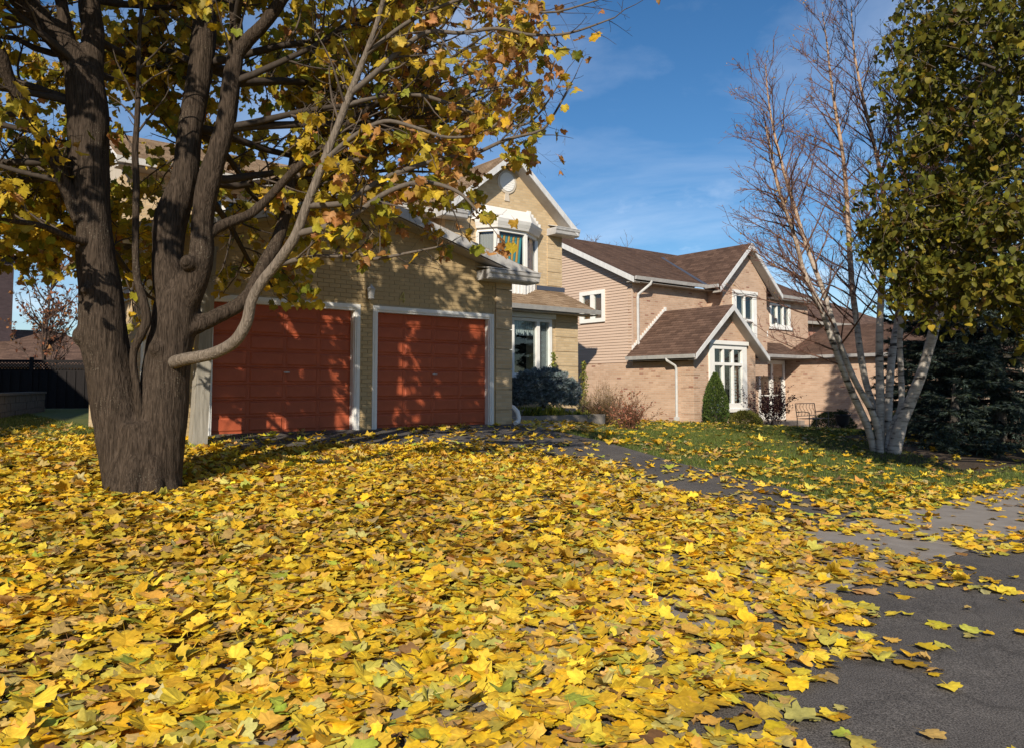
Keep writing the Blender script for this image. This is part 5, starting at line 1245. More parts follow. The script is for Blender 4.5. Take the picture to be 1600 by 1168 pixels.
# ================================================================== the maple
def bark_material(name, c0, c1, c2):
    m = mat(name, c0, .92, .15); t = m.node_tree; L = t.links
    co = N(t, 'ShaderNodeTexCoord'); ma = N(t, 'ShaderNodeMapping'); ma.inputs['Scale'].default_value = (1, 1, .11)
    L.new(co.outputs['Object'], ma.inputs[0])
    n = N(t, 'ShaderNodeTexNoise'); n.inputs['Scale'].default_value = 62; n.inputs['Detail'].default_value = 6; n.inputs['Distortion'].default_value = .9
    L.new(ma.outputs[0], n.inputs['Vector'])
    v = N(t, 'ShaderNodeTexNoise'); v.inputs['Scale'].default_value = 2.2; v.inputs['Detail'].default_value = 7
    L.new(co.outputs['Object'], v.inputs['Vector'])
    r = N(t, 'ShaderNodeValToRGB'); e = r.color_ramp.elements; e[0].color = (*c0, 1); e[0].position = .36; e[1].color = (*c1, 1); e[1].position = .66
    L.new(n.outputs['Fac'], r.inputs[0])
    r2 = N(t, 'ShaderNodeValToRGB'); r2.color_ramp.elements[0].position = .52; r2.color_ramp.elements[1].position = .72
    L.new(v.outputs['Fac'], r2.inputs[0])
    fi = N(t, 'ShaderNodeTexNoise'); fi.inputs['Scale'].default_value = 70; fi.inputs['Detail'].default_value = 2; L.new(co.outputs['Object'], fi.inputs['Vector'])
    r3 = N(t, 'ShaderNodeValToRGB'); r3.color_ramp.elements[0].position = .60; r3.color_ramp.elements[1].position = .70
    L.new(fi.outputs['Fac'], r3.inputs[0])
    mm = N(t, 'ShaderNodeMath', operation='MULTIPLY'); L.new(r2.outputs[0], mm.inputs[0]); L.new(r3.outputs[0], mm.inputs[1])
    mx = N(t, 'ShaderNodeMix', data_type='RGBA'); mx.inputs[7].default_value = (*c2, 1)
    L.new(mm.outputs[0], mx.inputs[0]); L.new(r.outputs[0], mx.inputs[6]); L.new(mx.outputs[2], bsdf(m).inputs['Base Color'])
    b = N(t, 'ShaderNodeBump'); b.inputs['Strength'].default_value = .9; b.inputs['Distance'].default_value = .02
    L.new(n.outputs['Fac'], b.inputs['Height']); L.new(b.outputs[0], bsdf(m).inputs['Normal'])
    return m
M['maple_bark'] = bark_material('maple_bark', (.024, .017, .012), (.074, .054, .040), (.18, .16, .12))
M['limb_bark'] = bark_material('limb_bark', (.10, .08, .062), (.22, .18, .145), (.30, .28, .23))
MB0 = (-3.77, 7.94, -.31)
MT = tag(empty('maple_tree', MB0), 'big twin stemmed maple with yellow leaves left of the garage', 'tree')
def fused(name, chains, m, voxel, parent, base, ridges=.0, blobs=(), sides=14):
    b = MB()
    for ch in chains:
        P = weave(ch, 5); b.tube([p[:3] for p in P], [p[3]*(.87 if len(chains) > 3 else .84) for p in P], sides)
    for (c, rad) in blobs:
        prof = [(rad*math.sin(a), -rad*math.cos(a)) for a in np.linspace(.2, math.pi-.2, 7)]; b.lathe(prof, c, 12)
    o = obj(name, b, m, parent, base, True, uv=False)
    md = o.modifiers.new('r', 'REMESH'); md.mode = 'VOXEL'; md.voxel_size = voxel
    s2 = o.modifiers.new('s', 'SMOOTH'); s2.iterations = 4; s2.factor = .5
    dg = bpy.context.evaluated_depsgraph_get(); dg.update()
    me = bpy.data.meshes.new_from_object(o.evaluated_get(dg)); o.modifiers.clear(); old_me = o.data; o.data = me
    bpy.data.meshes.remove(old_me)
    if ridges:
        nv = len(me.vertices); co = np.empty(nv*3, np.float32); me.vertices.foreach_get('co', co); co = co.reshape(-1, 3)
        no = np.empty(nv*3, np.float32); me.vertices.foreach_get('normal', no); no = no.reshape(-1, 3)
        d = np.array([noise.noise((p[0]*16, p[1]*16, p[2]*2.0))*.7 + noise.noise((p[0]*34, p[1]*34, p[2]*5))*.45 + noise.noise((p[0]*3, p[1]*3, p[2]*2.2))*1.0 for p in co.tolist()])
        co += no*(d*ridges)[:, None]; me.vertices.foreach_set('co', co.ravel())
    me.polygons.foreach_set('use_smooth', np.ones(len(me.polygons), bool)); me.update()
    return o
mt = MAPLE
roots = [[(-3.77+.24*math.cos(a), 7.94+.24*math.sin(a), .05, .09), (-3.77+.29*math.cos(a), 7.94+.29*math.sin(a), -.2, .10), (-3.77+.40*math.cos(a), 7.94+.4*math.sin(a), -.42, .06)] for a in (3.3, 4.1, 4.75, 5.5, 6.1, .8, 2.2)]
tr_chains = [mt[k] for k in ('flare', 'stem_l', 'stem_r', 'r1', 'r2', 'r2b', 'l_a', 'l_b', 'l_c', 'l4')] + roots
def at_stem(x, y, z, rad): return ((x, y, z), rad)
tk = fused('trunk', tr_chains, M['maple_bark'], .021, MT, MB0, .010,
    [at_stem(-4.33, 7.78, 1.27, .12), at_stem(-3.31, 7.815, 2.02, .088), at_stem(-4.25, 7.66, 1.72, .075), at_stem(-3.62, 7.82, 1.15, .08)])
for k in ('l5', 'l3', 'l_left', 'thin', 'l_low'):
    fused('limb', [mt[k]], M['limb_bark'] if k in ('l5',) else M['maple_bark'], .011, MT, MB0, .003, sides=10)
# cut branch stub faces
for (c, rad, d) in (((-3.31, 7.732, 2.02), .045, (.1, -1, -.1)), ((-4.25, 7.59, 1.72), .035, (.1, -1, 0))):
    b = MB(); c = Vector(c); d = Vector(d).normalized(); b.tube([c, c+d*.012], [rad, rad*.7], 12); obj('branch_stub', b, M['maple_bark'], MT, MB0, uv=False)

mg = np.random.default_rng(21)
TW = Acc(); anchors = []
BC_ = (.075, .058, .046)
def twiglet(p, d, L, rad, lvl, dens=1.0):
    n = max(3, int(L/.10)); P, dd = wander(p, d, L, n, .16 if lvl else .11, .02 if lvl == 0 else -.015, mg)
    rr = np.linspace(rad, max(rad*.35, .0016), n+1)
    TW.tube(P, rr, 5 if rad > .008 else 3, np.array(BC_)*mg.uniform(.8, 1.5))
    if lvl < 2:
        k = max(1, int(L/(.17 if lvl == 0 else .10)))
        for t in np.linspace(.18, .98, k):
            i = min(int(t*n), n-1); T = P[i+1]-P[i]
            twiglet(P[i]+T*mg.random(), side_dir(T, mg.uniform(.6, 1.15), mg), L*mg.uniform(.28, .5)*(1-.35*t), rr[i]*.6, lvl+1, dens)
    for i in range(1, n+1):
        m_ = mg.poisson((.30, .62, 1.05)[lvl]*dens)
        for _ in range(m_): anchors.append((*P[i], dens))
def dress(chain, start=.25, step=.22, lo=.5, hi=1.1, dens=1.0, ang=(.6, 1.1)):
    P = weave(chain, 5); seg = np.linalg.norm(np.diff(P[:, :3], axis=0), axis=1); cum = np.concatenate([[0], np.cumsum(seg)]); L = cum[-1]
    x = start*L
    while x < L:
        i = min(np.searchsorted(cum, x), len(P)-2); T = P[i+1, :3]-P[i, :3]
        d = side_dir(T, mg.uniform(*ang), mg); d[2] += .15
        twiglet(P[i, :3], d, mg.uniform(lo, hi), min(P[i, 3]*.5, .014), 0, dens); x += step*mg.uniform(.6, 1.4)
    twiglet(P[-1, :3], P[-1, :3]-P[-3, :3], mg.uniform(.3, .6), .006, 0, dens)
def bough(chain):                             # thin traced branch, drawn as a tube and dressed
    P = weave(chain, 5); TW.tube(P[:, :3], np.maximum(P[:, 3], .0016), 7, (.12, .098, .08))
for k in ('b1','b2','b3','b4','b5','b6','b7','b8'): bough(mt[k])
for k, st_, sp_, dn in (('b1',.25,.16,.8),('b2',.15,.17,.75),('b3',.1,.17,.8),('b4',.1,.16,.85),('b5',.1,.17,.8),('b6',.1,.15,.9),('b7',.1,.16,1.0),('b8',.1,.15,.8)):
    dress(mt[k], st_, sp_, .22, .55, dn)
dress(mt['l5'], .50, .2, .35, .8, .9); dress(mt['l4'], .4, .2, .5, 1.0, 1.0); dress(mt['l3'], .35, .2, .4, .9, 1.0)
dress(mt['l_left'], .2, .2, .4, .9, 1.0); dress(mt['l_low'], .2, .16, .3, .7, .9); dress(mt['thin'], .62, .2, .3, .6, .8)
for k in ('l_a','l_b','l_c','r1','r2','r2b'): dress(mt[k], .45, .24, .6, 1.2, 1.0)
# further boughs filling the crown behind, beside and above
def crown_bough(p, az, el, L, rad, dens=1.0, step=.2):
    d = np.array((math.cos(az)*math.cos(el), math.sin(az)*math.cos(el), math.sin(el)))
    P, _ = wander(p, d, L, 10, .10, .0, mg); rr = np.linspace(rad, .006, 11)
    TW.tube(P, rr, 7, (.05, .039, .031)); dress(np.column_stack([P, rr]), .22, step, .5, 1.15, dens)
def pt(k, i): return np.array(mt[k][i][:3])
for (k, i, az, el, L, rad) in (
    ('stem_l', 9, 150, 12, 3.0, .05), ('stem_l', 8, 120, 10, 3.4, .05), ('stem_l', 10, 180, 18, 2.8, .05), ('stem_l', 9, 95, 14, 3.2, .05), ('stem_l', 10, 210, 16, 2.4, .04), ('stem_l', 11, 235, 22, 2.0, .04),
    ('r1', 4, 80, 12, 3.4, .055), ('r1', 5, 55, 14, 3.4, .055), ('r1', 5, 110, 16, 3.4, .055), ('r1', 6, 65, 20, 3.2, .05), ('r1', 6, 130, 22, 3.0, .05), ('r1', 6, 20, 20, 3.0, .05),
    ('r2', 5, 30, 12, 3.0, .05), ('r2', 6, 50, 14, 3.4, .05), ('r2', 6, 350, 18, 2.6, .04), ('r2', 8, 300, 24, 2.4, .04), ('r2', 4, 70, 8, 3.0, .05), ('l4', 8, 40, 4, 2.4, .04), ('l4', 9, 75, 6, 2.4, .04), ('l4', 11, 20, 8, 2.4, .04), ('l4', 12, 60, 14, 2.4, .035), ('l3', 7, 20, 14, 2.2, .03),
    ('l_a', 2, 200, 20, 2.4, .04), ('l_a', 3, 260, 22, 2.0, .04), ('l_left', 4, 170, 10, 2.0, .03), ('l_left', 5, 140, 14, 2.2, .03), ('l_c', 2, 100, 26, 2.8, .05), ('l_c', 3, 170, 30, 2.6, .05),
    ('l_a', 4, 275, 16, 3.2, .05), ('l_a', 3, 290, 24, 3.0, .05), ('r2b', 3, 285, 22, 3.2, .05), ('r2b', 4, 265, 24, 3.2, .05), ('r1', 7, 265, 22, 3.6, .05), ('r1', 7, 240, 26, 3.4, .05), ('l_c', 3, 265, 24, 3.6, .05), ('l_c', 3, 235, 26, 3.2, .05), ('r1', 8, 285, 26, 3.2, .05), ('l_b', 3, 265, 20, 3.0, .04), ('r2', 10, 275, 24, 3.0, .04),
    ('stem_l', 9, 165, 4, 3.2, .05), ('stem_l', 9, 140, 2, 3.0, .05), ('l_left', 2, 185, 4, 2.2, .03), ('l_left', 3, 120, 6, 2.6, .03), ('r1', 5, 85, 8, 3.4, .05), ('stem_l', 8, 105, 4, 3.4, .05), ('r1', 4, 60, 8, 3.2, .05), ('r2', 5, 15, 14, 2.8, .04), ('l3', 8, 45, 16, 2.2, .03), ('l3', 9, 330, 14, 1.8, .025), ('l4', 10, 0, 10, 2.2, .03),
    ('stem_l', 10, 125, 12, 3.4, .05), ('stem_l', 11, 150, 16, 3.2, .05), ('stem_l', 11, 100, 18, 3.4, .05), ('l_c', 1, 130, 14, 3.2, .05), ('l_c', 1, 85, 14, 3.2, .05), ('l_a', 1, 160, 12, 2.8, .04), ('r1', 6, 95, 12, 3.4, .05),
    ('r1', 7, 30, 34, 2.8, .05), ('r1', 8, 200, 30, 2.6, .05), ('r1', 8, 90, 34, 2.6, .05), ('r1', 9, 320, 38, 2.2, .04), ('r2b', 4, 60, 30, 2.4, .04), ('r2b', 5, 10, 30, 2.2, .04), ('l_c', 4, 60, 38, 2.2, .04)):
    crown_bough(pt(k, i), math.radians(az), math.radians(el), L, rad)
TW.build('twigs', M['twig'], MT, True, MB0)
an = np.array(anchors); an = an[an[:, 2] > 1.0]
hole = np.array([noise.noise((a*.85+3.1, b_*.85, c_*.95)) for a, b_, c_ in an[:, :3].tolist()])
an = an[(hole < .10) | (mg.random(len(an)) < .18)]        # crown thinned in places, for sky gaps and dapples on the doors
# keep the view of trunk and facade open, as pruned in life: thin the leaves hanging low and forward
fr = (an[:, 1] < 6.4) & (604-1202*(an[:, 2]-.756)/an[:, 1] > -20)
an = an[~fr | (mg.random(len(an)) < .30)]
xs_, ys_, zs_ = an[:, 0], an[:, 1], an[:, 2]
low = zs_ < 2.0 + .10*np.maximum(0, -4.2-xs_)
an = an[~low | (mg.random(len(an)) < .35)]
# crown shaped by shadow: leaves dropped to dapple the garage front and sun the bay
ra_, sa_ = CT*an[:, 0]+ST*an[:, 1], -ST*an[:, 0]+CT*an[:, 1]
rd_, sd_ = CT*-SUN_XY[0]+ST*-SUN_XY[1], -ST*-SUN_XY[0]+CT*-SUN_XY[1]
tg_ = (12.34-sa_)/sd_; zg_ = an[:, 2]-tg_*math.tan(SUN_EL); rg_ = ra_+tg_*rd_
gap_ = np.array([noise.noise((a*2.0+.7, b_*1.5, 5.0)) + .5*noise.noise((a*5, b_*4, 2.0)) for a, b_ in zip(rg_.tolist(), zg_.tolist())])
kp_ = ~((rg_ > 3.6) & (rg_ < 9.8) & (zg_ > -.3) & (zg_ < 3.6) & (gap_ > np.where(zg_ < 2.3, .10, .38)))
an, ra_, sa_ = an[kp_], ra_[kp_], sa_[kp_]
tt_ = (16.9-sa_)/sd_; zh_ = an[:, 2]-tt_*math.tan(SUN_EL); rh_ = ra_+tt_*rd_
an = an[~((zh_ > 3.0) & (rh_ > 11.2))]
uu = an[:, 0]/an[:, 1]; vv = (an[:, 2]-.756)/an[:, 1]
fx_ = 800+1202*uu; fy_ = 604-1202*vv
sparse = (an[:, 0] > -.06) & (mg.random(len(an)) < np.clip((an[:, 0]+.06)/.68, 0, .88))     # the outermost twigs are bare
an, fx_, fy_ = an[~sparse], fx_[~sparse], fy_[~sparse]
inview = (fx_ > -40) & (fx_ < 1640) & (fy_ > -40)
print('maple anchors', len(an), 'in view', int(inview.sum()))
NV, NO = 12800, 9500
iv = np.where(inview)[0]; ov = np.where(~inview)[0]
iv = mg.permutation(iv)[:NV]; ov = mg.permutation(ov)[:NO]
sel = np.concatenate([iv, ov]); P = an[sel, :3] + mg.normal(0, .05, (len(sel), 3)); P[:, 2] -= .05
n = len(P)
# hanging attitude: tip down and outwards
yaw = mg.uniform(0, 2*np.pi, n); dn = mg.normal(1.0, .45, n); roll = mg.normal(0, .5, n)
cy, sy = np.cos(yaw), np.sin(yaw); cd, sd = np.cos(dn), np.sin(dn)
yv = np.stack([cy*cd, sy*cd, -sd], 1); xv = np.stack([-sy, cy, np.zeros(n)], 1)
xv = xv*np.cos(roll)[:, None] + np.cross(yv, xv)*np.sin(roll)[:, None]; zv = np.cross(xv, yv)
Rm = np.stack([xv, yv, zv], 2)
outer = np.clip((P[:, 0]+2.2)/2.2 + mg.normal(0, .35, n), 0, 1)          # the right side of the crown has dried first
cy_ = palette(n, [(.62,.41,.025),(.46,.34,.03),(.33,.28,.03),(.22,.23,.025),(.68,.50,.05)], [2.6,3,2.8,2.0,1.6], mg)
cb_ = palette(n, [(.42,.19,.06),(.52,.27,.10),(.34,.17,.06),(.58,.36,.06),(.46,.34,.05)], [3,2.5,1.6,1.6,1.4], mg)
br_ = mg.random(n) < .10 + .62*outer
colr = np.where(br_[:, None], cb_, cy_)
sz = np.where(br_, mg.normal(.080, .018, n), mg.normal(.106, .02, n)).clip(.05, .16)
score = np.where(np.arange(n) < len(iv), sz/P[:, 1], 0); topm = np.argsort(-score)[:300]
msk = np.ones(n, bool); msk[topm] = False
A = Acc(); mm_ = msk & br_; A.tri(*leaves(FINE, P[mm_]-np.array(MB0), Rm[mm_], sz[mm_], colr[mm_], 1.1, mg, .3))
mm_ = msk & ~br_; A.tri(*leaves(FINE, P[mm_]-np.array(MB0), Rm[mm_], sz[mm_], colr[mm_], .5, mg, .25))
o = A.build('foliage', M['leaf'], MT); o['kind'] = 'stuff'
M['leaf_near'] = attrmat('leaf_near', .55, .3, .40, 5.5, .25, .3)
cl = {}
for q in topm:
    kx = (int(br_[q]), int(mg.integers(0, 5)), int(mg.integers(0, 3)))
    if kx not in cl:
        rg = np.random.default_rng(500+len(cl)); base_c = ([(.66,.43,.025),(.50,.36,.03),(.40,.33,.03),(.28,.27,.03),(.72,.52,.05)], [(.42,.19,.06),(.52,.27,.10),(.34,.17,.06),(.58,.36,.06),(.46,.34,.05)])[kx[0]][kx[1]]
        v, f, c = leaves(FINE, np.zeros((1, 3)), np.eye(3)[None], [1.0], np.array([base_c]), 1.0 if kx[0] else .45, rg, .2)
        me = bpy.data.meshes.new('leaf'); me.from_pydata([tuple(map(float, p)) for p in v], [], [tuple(map(int, t)) for t in f])
        a = me.color_attributes.new('Col', 'FLOAT_COLOR', 'POINT'); a.data.foreach_set('color', np.concatenate([c, np.ones((len(c), 1))], 1).astype(np.float32).ravel())
        me.materials.append(M['leaf_near']); me.update(); cl[kx] = me
    o = bpy.data.objects.new('leaf', cl[kx]); C.objects.link(o); o.parent = MT
    o.matrix_basis = Matrix.Translation(Vector(P[q])-Vector(MB0)) @ Matrix(Rm[q].tolist()).to_4x4() @ Matrix.Scale(float(sz[q]), 4)

# ================================================================== the birch clump
def birch_bark():
    m = mat('birch_bark', (.6, .56, .52), .75, .2); t = m.node_tree; L = t.links
    co = N(t, 'ShaderNodeTexCoord'); ma = N(t, 'ShaderNodeMapping'); ma.inputs['Scale'].default_value = (1, 1, 4.5); L.new(co.outputs['Object'], ma.inputs[0])
    n = N(t, 'ShaderNodeTexNoise'); n.inputs['Scale'].default_value = 4.2; n.inputs['Detail'].default_value = 5; n.inputs['Roughness'].default_value = .6; L.new(ma.outputs[0], n.inputs['Vector'])
    r = N(t, 'ShaderNodeValToRGB'); e = r.color_ramp.elements; e[0].position = .35; e[0].color = (.035, .03, .028, 1); e[1].position = .44; e[1].color = (.32, .29, .26, 1)
    k = e.new(.62); k.color = (.48, .435, .39, 1); L.new(n.outputs['Fac'], r.inputs[0])
    # young bark high up is tan
    sp_ = N(t, 'ShaderNodeSeparateXYZ'); L.new(co.outputs['Object'], sp_.inputs[0])
    mr = N(t, 'ShaderNodeMapRange'); mr.inputs['From Min'].default_value = 2.2; mr.inputs['From Max'].default_value = 4.8; mr.inputs['To Max'].default_value = .85; L.new(sp_.outputs['Z'], mr.inputs['Value'])
    mx = N(t, 'ShaderNodeMix', data_type='RGBA'); mx.inputs[7].default_value = (.42, .27, .17, 1); L.new(mr.outputs[0], mx.inputs[0]); L.new(r.outputs[0], mx.inputs[6]); L.new(mx.outputs[2], bsdf(m).inputs['Base Color'])
    b = N(t, 'ShaderNodeBump'); b.inputs['Strength'].default_value = .3; b.inputs['Distance'].default_value = .01; L.new(n.outputs['Fac'], b.inputs['Height']); L.new(b.outputs[0], bsdf(m).inputs['Normal'])
    return m
M['birch_bark'] = birch_bark()
BB = (6.78, 14.0, -.42)
BT = tag(empty('birch_tree', BB), 'bare white stemmed birch clump on the right lawn', 'tree')
bg = np.random.default_rng(31); TW = Acc(); canch = []
for k, ch in BIRCH.items():
    P = weave(ch, 4); b = MB(); b.tube([p[:3] for p in P], [p[3]*bg.uniform(.94, 1.08)*(.66 if k == 's7' else .68) for p in P], 10); obj('stem', b, M['birch_bark'], BT, BB, True, uv=False)
    seg = np.linalg.norm(np.diff(P[:, :3], axis=0), axis=1); cum = np.concatenate([[0], np.cumsum(seg)]); L_ = cum[-1]
    x = .28*L_
    while x < L_:
        f = x/L_; i = min(np.searchsorted(cum, x), len(P)-2); T = P[i+1, :3]-P[i, :3]; T /= np.linalg.norm(T)
        side = bg.normal(0, 1, 3); side -= T*side.dot(T); side /= np.linalg.norm(side)
        if P[i, 0] < 7 and bg.random() < .45: side[0] = -abs(side[0])*1.3
        d = T*.62 + side*.85; d[2] += .15
        Lb = (2.5*(1-f)+.45)*bg.uniform(.5, 1.25); nb = 9
        Q, _ = wander(P[i, :3], d, Lb, nb, .09, .03, bg); r0_ = min(P[i, 3]*.42, .018); rr = np.linspace(r0_, .0035, nb+1)
        TW.tube(Q, rr, 4, np.array((.17, .095, .07))*bg.uniform(.7, 1.25))
        for q in range(int(Lb/.085)):
            t = bg.uniform(.2, 1); j = min(int(t*nb), nb-1); T2 = Q[j+1]-Q[j]; L2 = bg.uniform(.2, .6)*(1.1-.5*t)
            S, _ = wander(Q[j]+T2*bg.random(), side_dir(T2, bg.uniform(.4, .9), bg)+np.array((0, 0, .25)), L2, 5, .12, .03, bg)
            TW.tube(S, np.linspace(.0048, .0026, 6), 3, np.array((.16, .085, .07))*bg.uniform(.7, 1.3))
            for u_ in range(bg.integers(1, 4)):
                j2 = bg.integers(1, 5); S2, _ = wander(S[j2], side_dir(S[j2]-S[j2-1], bg.uniform(.4, .9), bg), L2*bg.uniform(.3, .6), 3, .15, -.02, bg)
                TW.tube(S2, [.0032, .0028, .0025, .0022], 3, np.array((.17, .09, .075))*bg.uniform(.7, 1.3))
            if f > .35 and bg.random() < .6: canch.append(S[-1]); 
        x += .16*bg.uniform(.6, 1.4)*(1.25 if f < .5 else .85)
TW.build('twigs', M['twig'], BT, True, BB)
ca = np.array(canch); k = len(ca); A = Acc()
A.tri(*leaves(SMALL, ca-np.array(BB)-np.array((0, 0, .02)), rand_rot(k, .8, 2.2, bg), bg.uniform(.025, .045, k), palette(k, [(.40,.22,.08),(.46,.30,.09),(.30,.15,.06)], [2,1.5,1], bg), .5, bg))
o = A.build('catkins', M['leaf'], BT); o['kind'] = 'stuff'

# ================================================================== linden at the right edge
LB = (8.9, 9.6, float(gxy(8.9, 9.6)))
LT = tag(empty('linden_tree', LB), 'leafy olive green linden crown at the right edge of the picture', 'tree')
M['linden_bark'] = bark_material('linden_bark', (.05, .045, .04), (.13, .115, .10), (.2, .2, .17))
lg2 = np.random.default_rng(41)
ch = [(8.9, 9.6, LB[2]-.2, .30), (8.9, 9.6, LB[2]+.3, .22), (8.85, 9.62, 1.5, .20), (8.8, 9.65, 3.0, .18), (8.7, 9.7, 5.0, .14), (8.6, 9.7, 7.0, .09), (8.4, 9.8, 9.2, .05), (8.1, 9.9, 10.6, .02)]
P = weave(ch, 5); b = MB(); b.tube([p[:3] for p in P], [p[3] for p in P], 14); obj('trunk', b, M['linden_bark'], LT, LB, True, uv=False)
clumps = [(*(np.array(c)+lg2.normal(0, .12, 3)), lg2.uniform(.36, .58)) for c in LINDEN_CLUMPS]
for _ in range(46):                           # the crown above the frame
    a = lg2.uniform(0, 2*np.pi); z = lg2.uniform(5.4, 10.2); rad = (1-((z-6.3)/4.2)**2)**.5*3.3 if abs(z-6.3) < 4.2 else .5
    rr_ = rad*lg2.uniform(.45, 1); clumps.append((8.1+rr_*math.cos(a), 10.0+rr_*math.sin(a)*.9, z, .75))
for _ in range(26):                           # the upper crown that shades the wing of the second house
    a = lg2.uniform(0, 2*np.pi); rr_ = 2.0*lg2.random()**.5; clumps.append((7.5+rr_*math.cos(a), 10.2+rr_*math.sin(a), lg2.uniform(7.6, 11.2), .75))
TW = Acc(); lp = []
for (cx, cy_c, cz, cr_) in clumps:
    s0 = np.array((8.8, 9.65, max(1.7, min(8.5, cz-.9*abs(cx-8.8)*.55-.2)))); e0_ = np.array((cx, cy_c, cz)); m_ = (s0+e0_)/2+np.array((0, 0, .25))+lg2.normal(0, .12, 3)
    B_ = weave([(*s0, .05), (*m_, .03), (*e0_, .009)], 6); TW.tube(B_[:, :3], B_[:, 3], 6, (.07, .058, .048))
    for q in range(25):
        d = lg2.normal(0, 1, 3); d[2] *= .7; d[2] -= .25; S, _ = wander(e0_+lg2.normal(0, cr_*.3, 3), d, cr_*lg2.uniform(.5, 1.2), 5, .14, -.05, lg2)
        TW.tube(S, np.linspace(.008, .0025, 6), 3, (.09, .07, .05))
        for j in range(1, 6):
            for _ in range(lg2.integers(1, 4)): lp.append(S[j]+lg2.normal(0, .06, 3))
TW.build('twigs', M['twig'], LT, True, LB)
lp = np.array(lp); n = len(lp); print('linden leaves', n)
yaw = lg2.uniform(0, 2*np.pi, n); dn = lg2.normal(.9, .4, n); roll = lg2.normal(0, .45, n)
cy, sy = np.cos(yaw), np.sin(yaw); cd, sd = np.cos(dn), np.sin(dn)
yv = np.stack([cy*cd, sy*cd, -sd], 1); xv = np.stack([-sy, cy, np.zeros(n)], 1); xv = xv*np.cos(roll)[:, None] + np.cross(yv, xv)*np.sin(roll)[:, None]
Rl = np.stack([xv, yv, np.cross(xv, yv)], 2); sz = lg2.normal(.084, .017, n).clip(.04, .125)
cl_ = palette(n, [(.13,.125,.016),(.18,.165,.02),(.085,.09,.014),(.26,.21,.025),(.36,.27,.03),(.16,.09,.025)], [4,3,3,1.6,.6,.5], lg2, .18)
fxx = 800+1202*lp[:, 0]/lp[:, 1]; fyy = 604-1202*(lp[:, 2]-.756)/lp[:, 1]
scr = np.where((fxx < 1590) & (fyy > 5), sz/lp[:, 1], 0); topl = np.argsort(-scr)[:250]; msk = np.ones(n, bool); msk[topl] = False
A = Acc(); A.tri(*leaves(LIND, lp[msk]-np.array(LB), Rl[msk], sz[msk], cl_[msk], .5, lg2)); o = A.build('foliage', M['leaf'], LT); o['kind'] = 'stuff'
cl2 = {}
LC = [(.105,.11,.016),(.145,.14,.02),(.07,.08,.014),(.22,.185,.025),(.34,.26,.03)]
for q in topl:
    kx = (int(lg2.choice(5, p=[.35,.27,.2,.13,.05])), int(lg2.integers(0, 3)))
    if kx not in cl2:
        v, f, c = leaves(LIND, np.zeros((1, 3)), np.eye(3)[None], [1.0], np.array([LC[kx[0]]]), .4, np.random.default_rng(900+len(cl2)))
        me = bpy.data.meshes.new('leaf'); me.from_pydata([tuple(map(float, p)) for p in v], [], [tuple(map(int, t)) for t in f])
        a = me.color_attributes.new('Col', 'FLOAT_COLOR', 'POINT'); a.data.foreach_set('color', np.concatenate([c, np.ones((len(c), 1))], 1).astype(np.float32).ravel()); me.materials.append(M['leaf_near']); me.update(); cl2[kx] = me
    o = bpy.data.objects.new('leaf', cl2[kx]); C.objects.link(o); o.parent = LT
    o.matrix_basis = Matrix.Translation(Vector(lp[q])-Vector(LB)) @ Matrix(Rl[q].tolist()).to_4x4() @ Matrix.Scale(float(sz[q]), 4)

# ================================================================== spruces
def needle_spray(A, P, L0, rg, cols, wts, step, droop):
    # flat sprays of needle tufts along a branch
    n = len(P)-1
    seg = np.linalg.norm(np.diff(P, axis=0), axis=1); tot = seg.sum(); k = max(4, int(tot/step))
    t = np.sort(rg.uniform(.12, 1, k)); x = t*n; i = np.minimum(x.astype(int), n-1); p = P[i]+(P[i+1]-P[i])*(x-i)[:, None]; T = P[i+1]-P[i]; T /= np.linalg.norm(T, axis=1)[:, None]
    sd_ = np.cross(T, np.array((0, 0, 1.0))); sd_ /= np.linalg.norm(sd_, axis=1)[:, None]+1e-6
    sg = np.where(rg.random(k) < .5, -1, 1)[:, None]
    d = T*.65 + sd_*sg*rg.uniform(.3, .9, (k, 1)) + rg.normal(0, .18, (k, 3)) - np.array((0, 0, droop)); d /= np.linalg.norm(d, axis=1)[:, None]
    ln = L0*(1.1-.6*t)*rg.uniform(.6, 1.3, k)
    m = 7                                     # each twig carries needle blades
    for q in range(m):
        f = (q+.5)/m; base = p + d*(ln*f)[:, None]; a = rg.normal(0, 1, (k, 3)); a -= d*(a*d).sum(1)[:, None]; a /= np.linalg.norm(a, axis=1)[:, None]+1e-6
        tip = base + (d*.9+a*.75)*(.05+.03*rg.random((k, 1))); w = np.cross(d, a)*.010
        v = np.stack([base-w, base+w, tip], 1).reshape(-1, 3); A.tri(v, np.arange(3*k).reshape(-1, 3), np.repeat(palette(k, cols, wts, rg, .2), 3, 0))
        tip2 = base + (d*.9-a*.75)*(.05+.03*rg.random((k, 1))); v = np.stack([base+w, base-w, tip2], 1).reshape(-1, 3); A.tri(v, np.arange(3*k).reshape(-1, 3), np.repeat(palette(k, cols, wts, rg, .2), 3, 0))
    e = p+d*ln[:, None]; w = np.cross(d, np.array((0, 0, 1.0)))*.004
    A.tri(np.stack([p-w, p+w, e], 1).reshape(-1, 3), np.arange(3*k).reshape(-1, 3), np.tile((.06, .04, .03), (3*k, 1)))
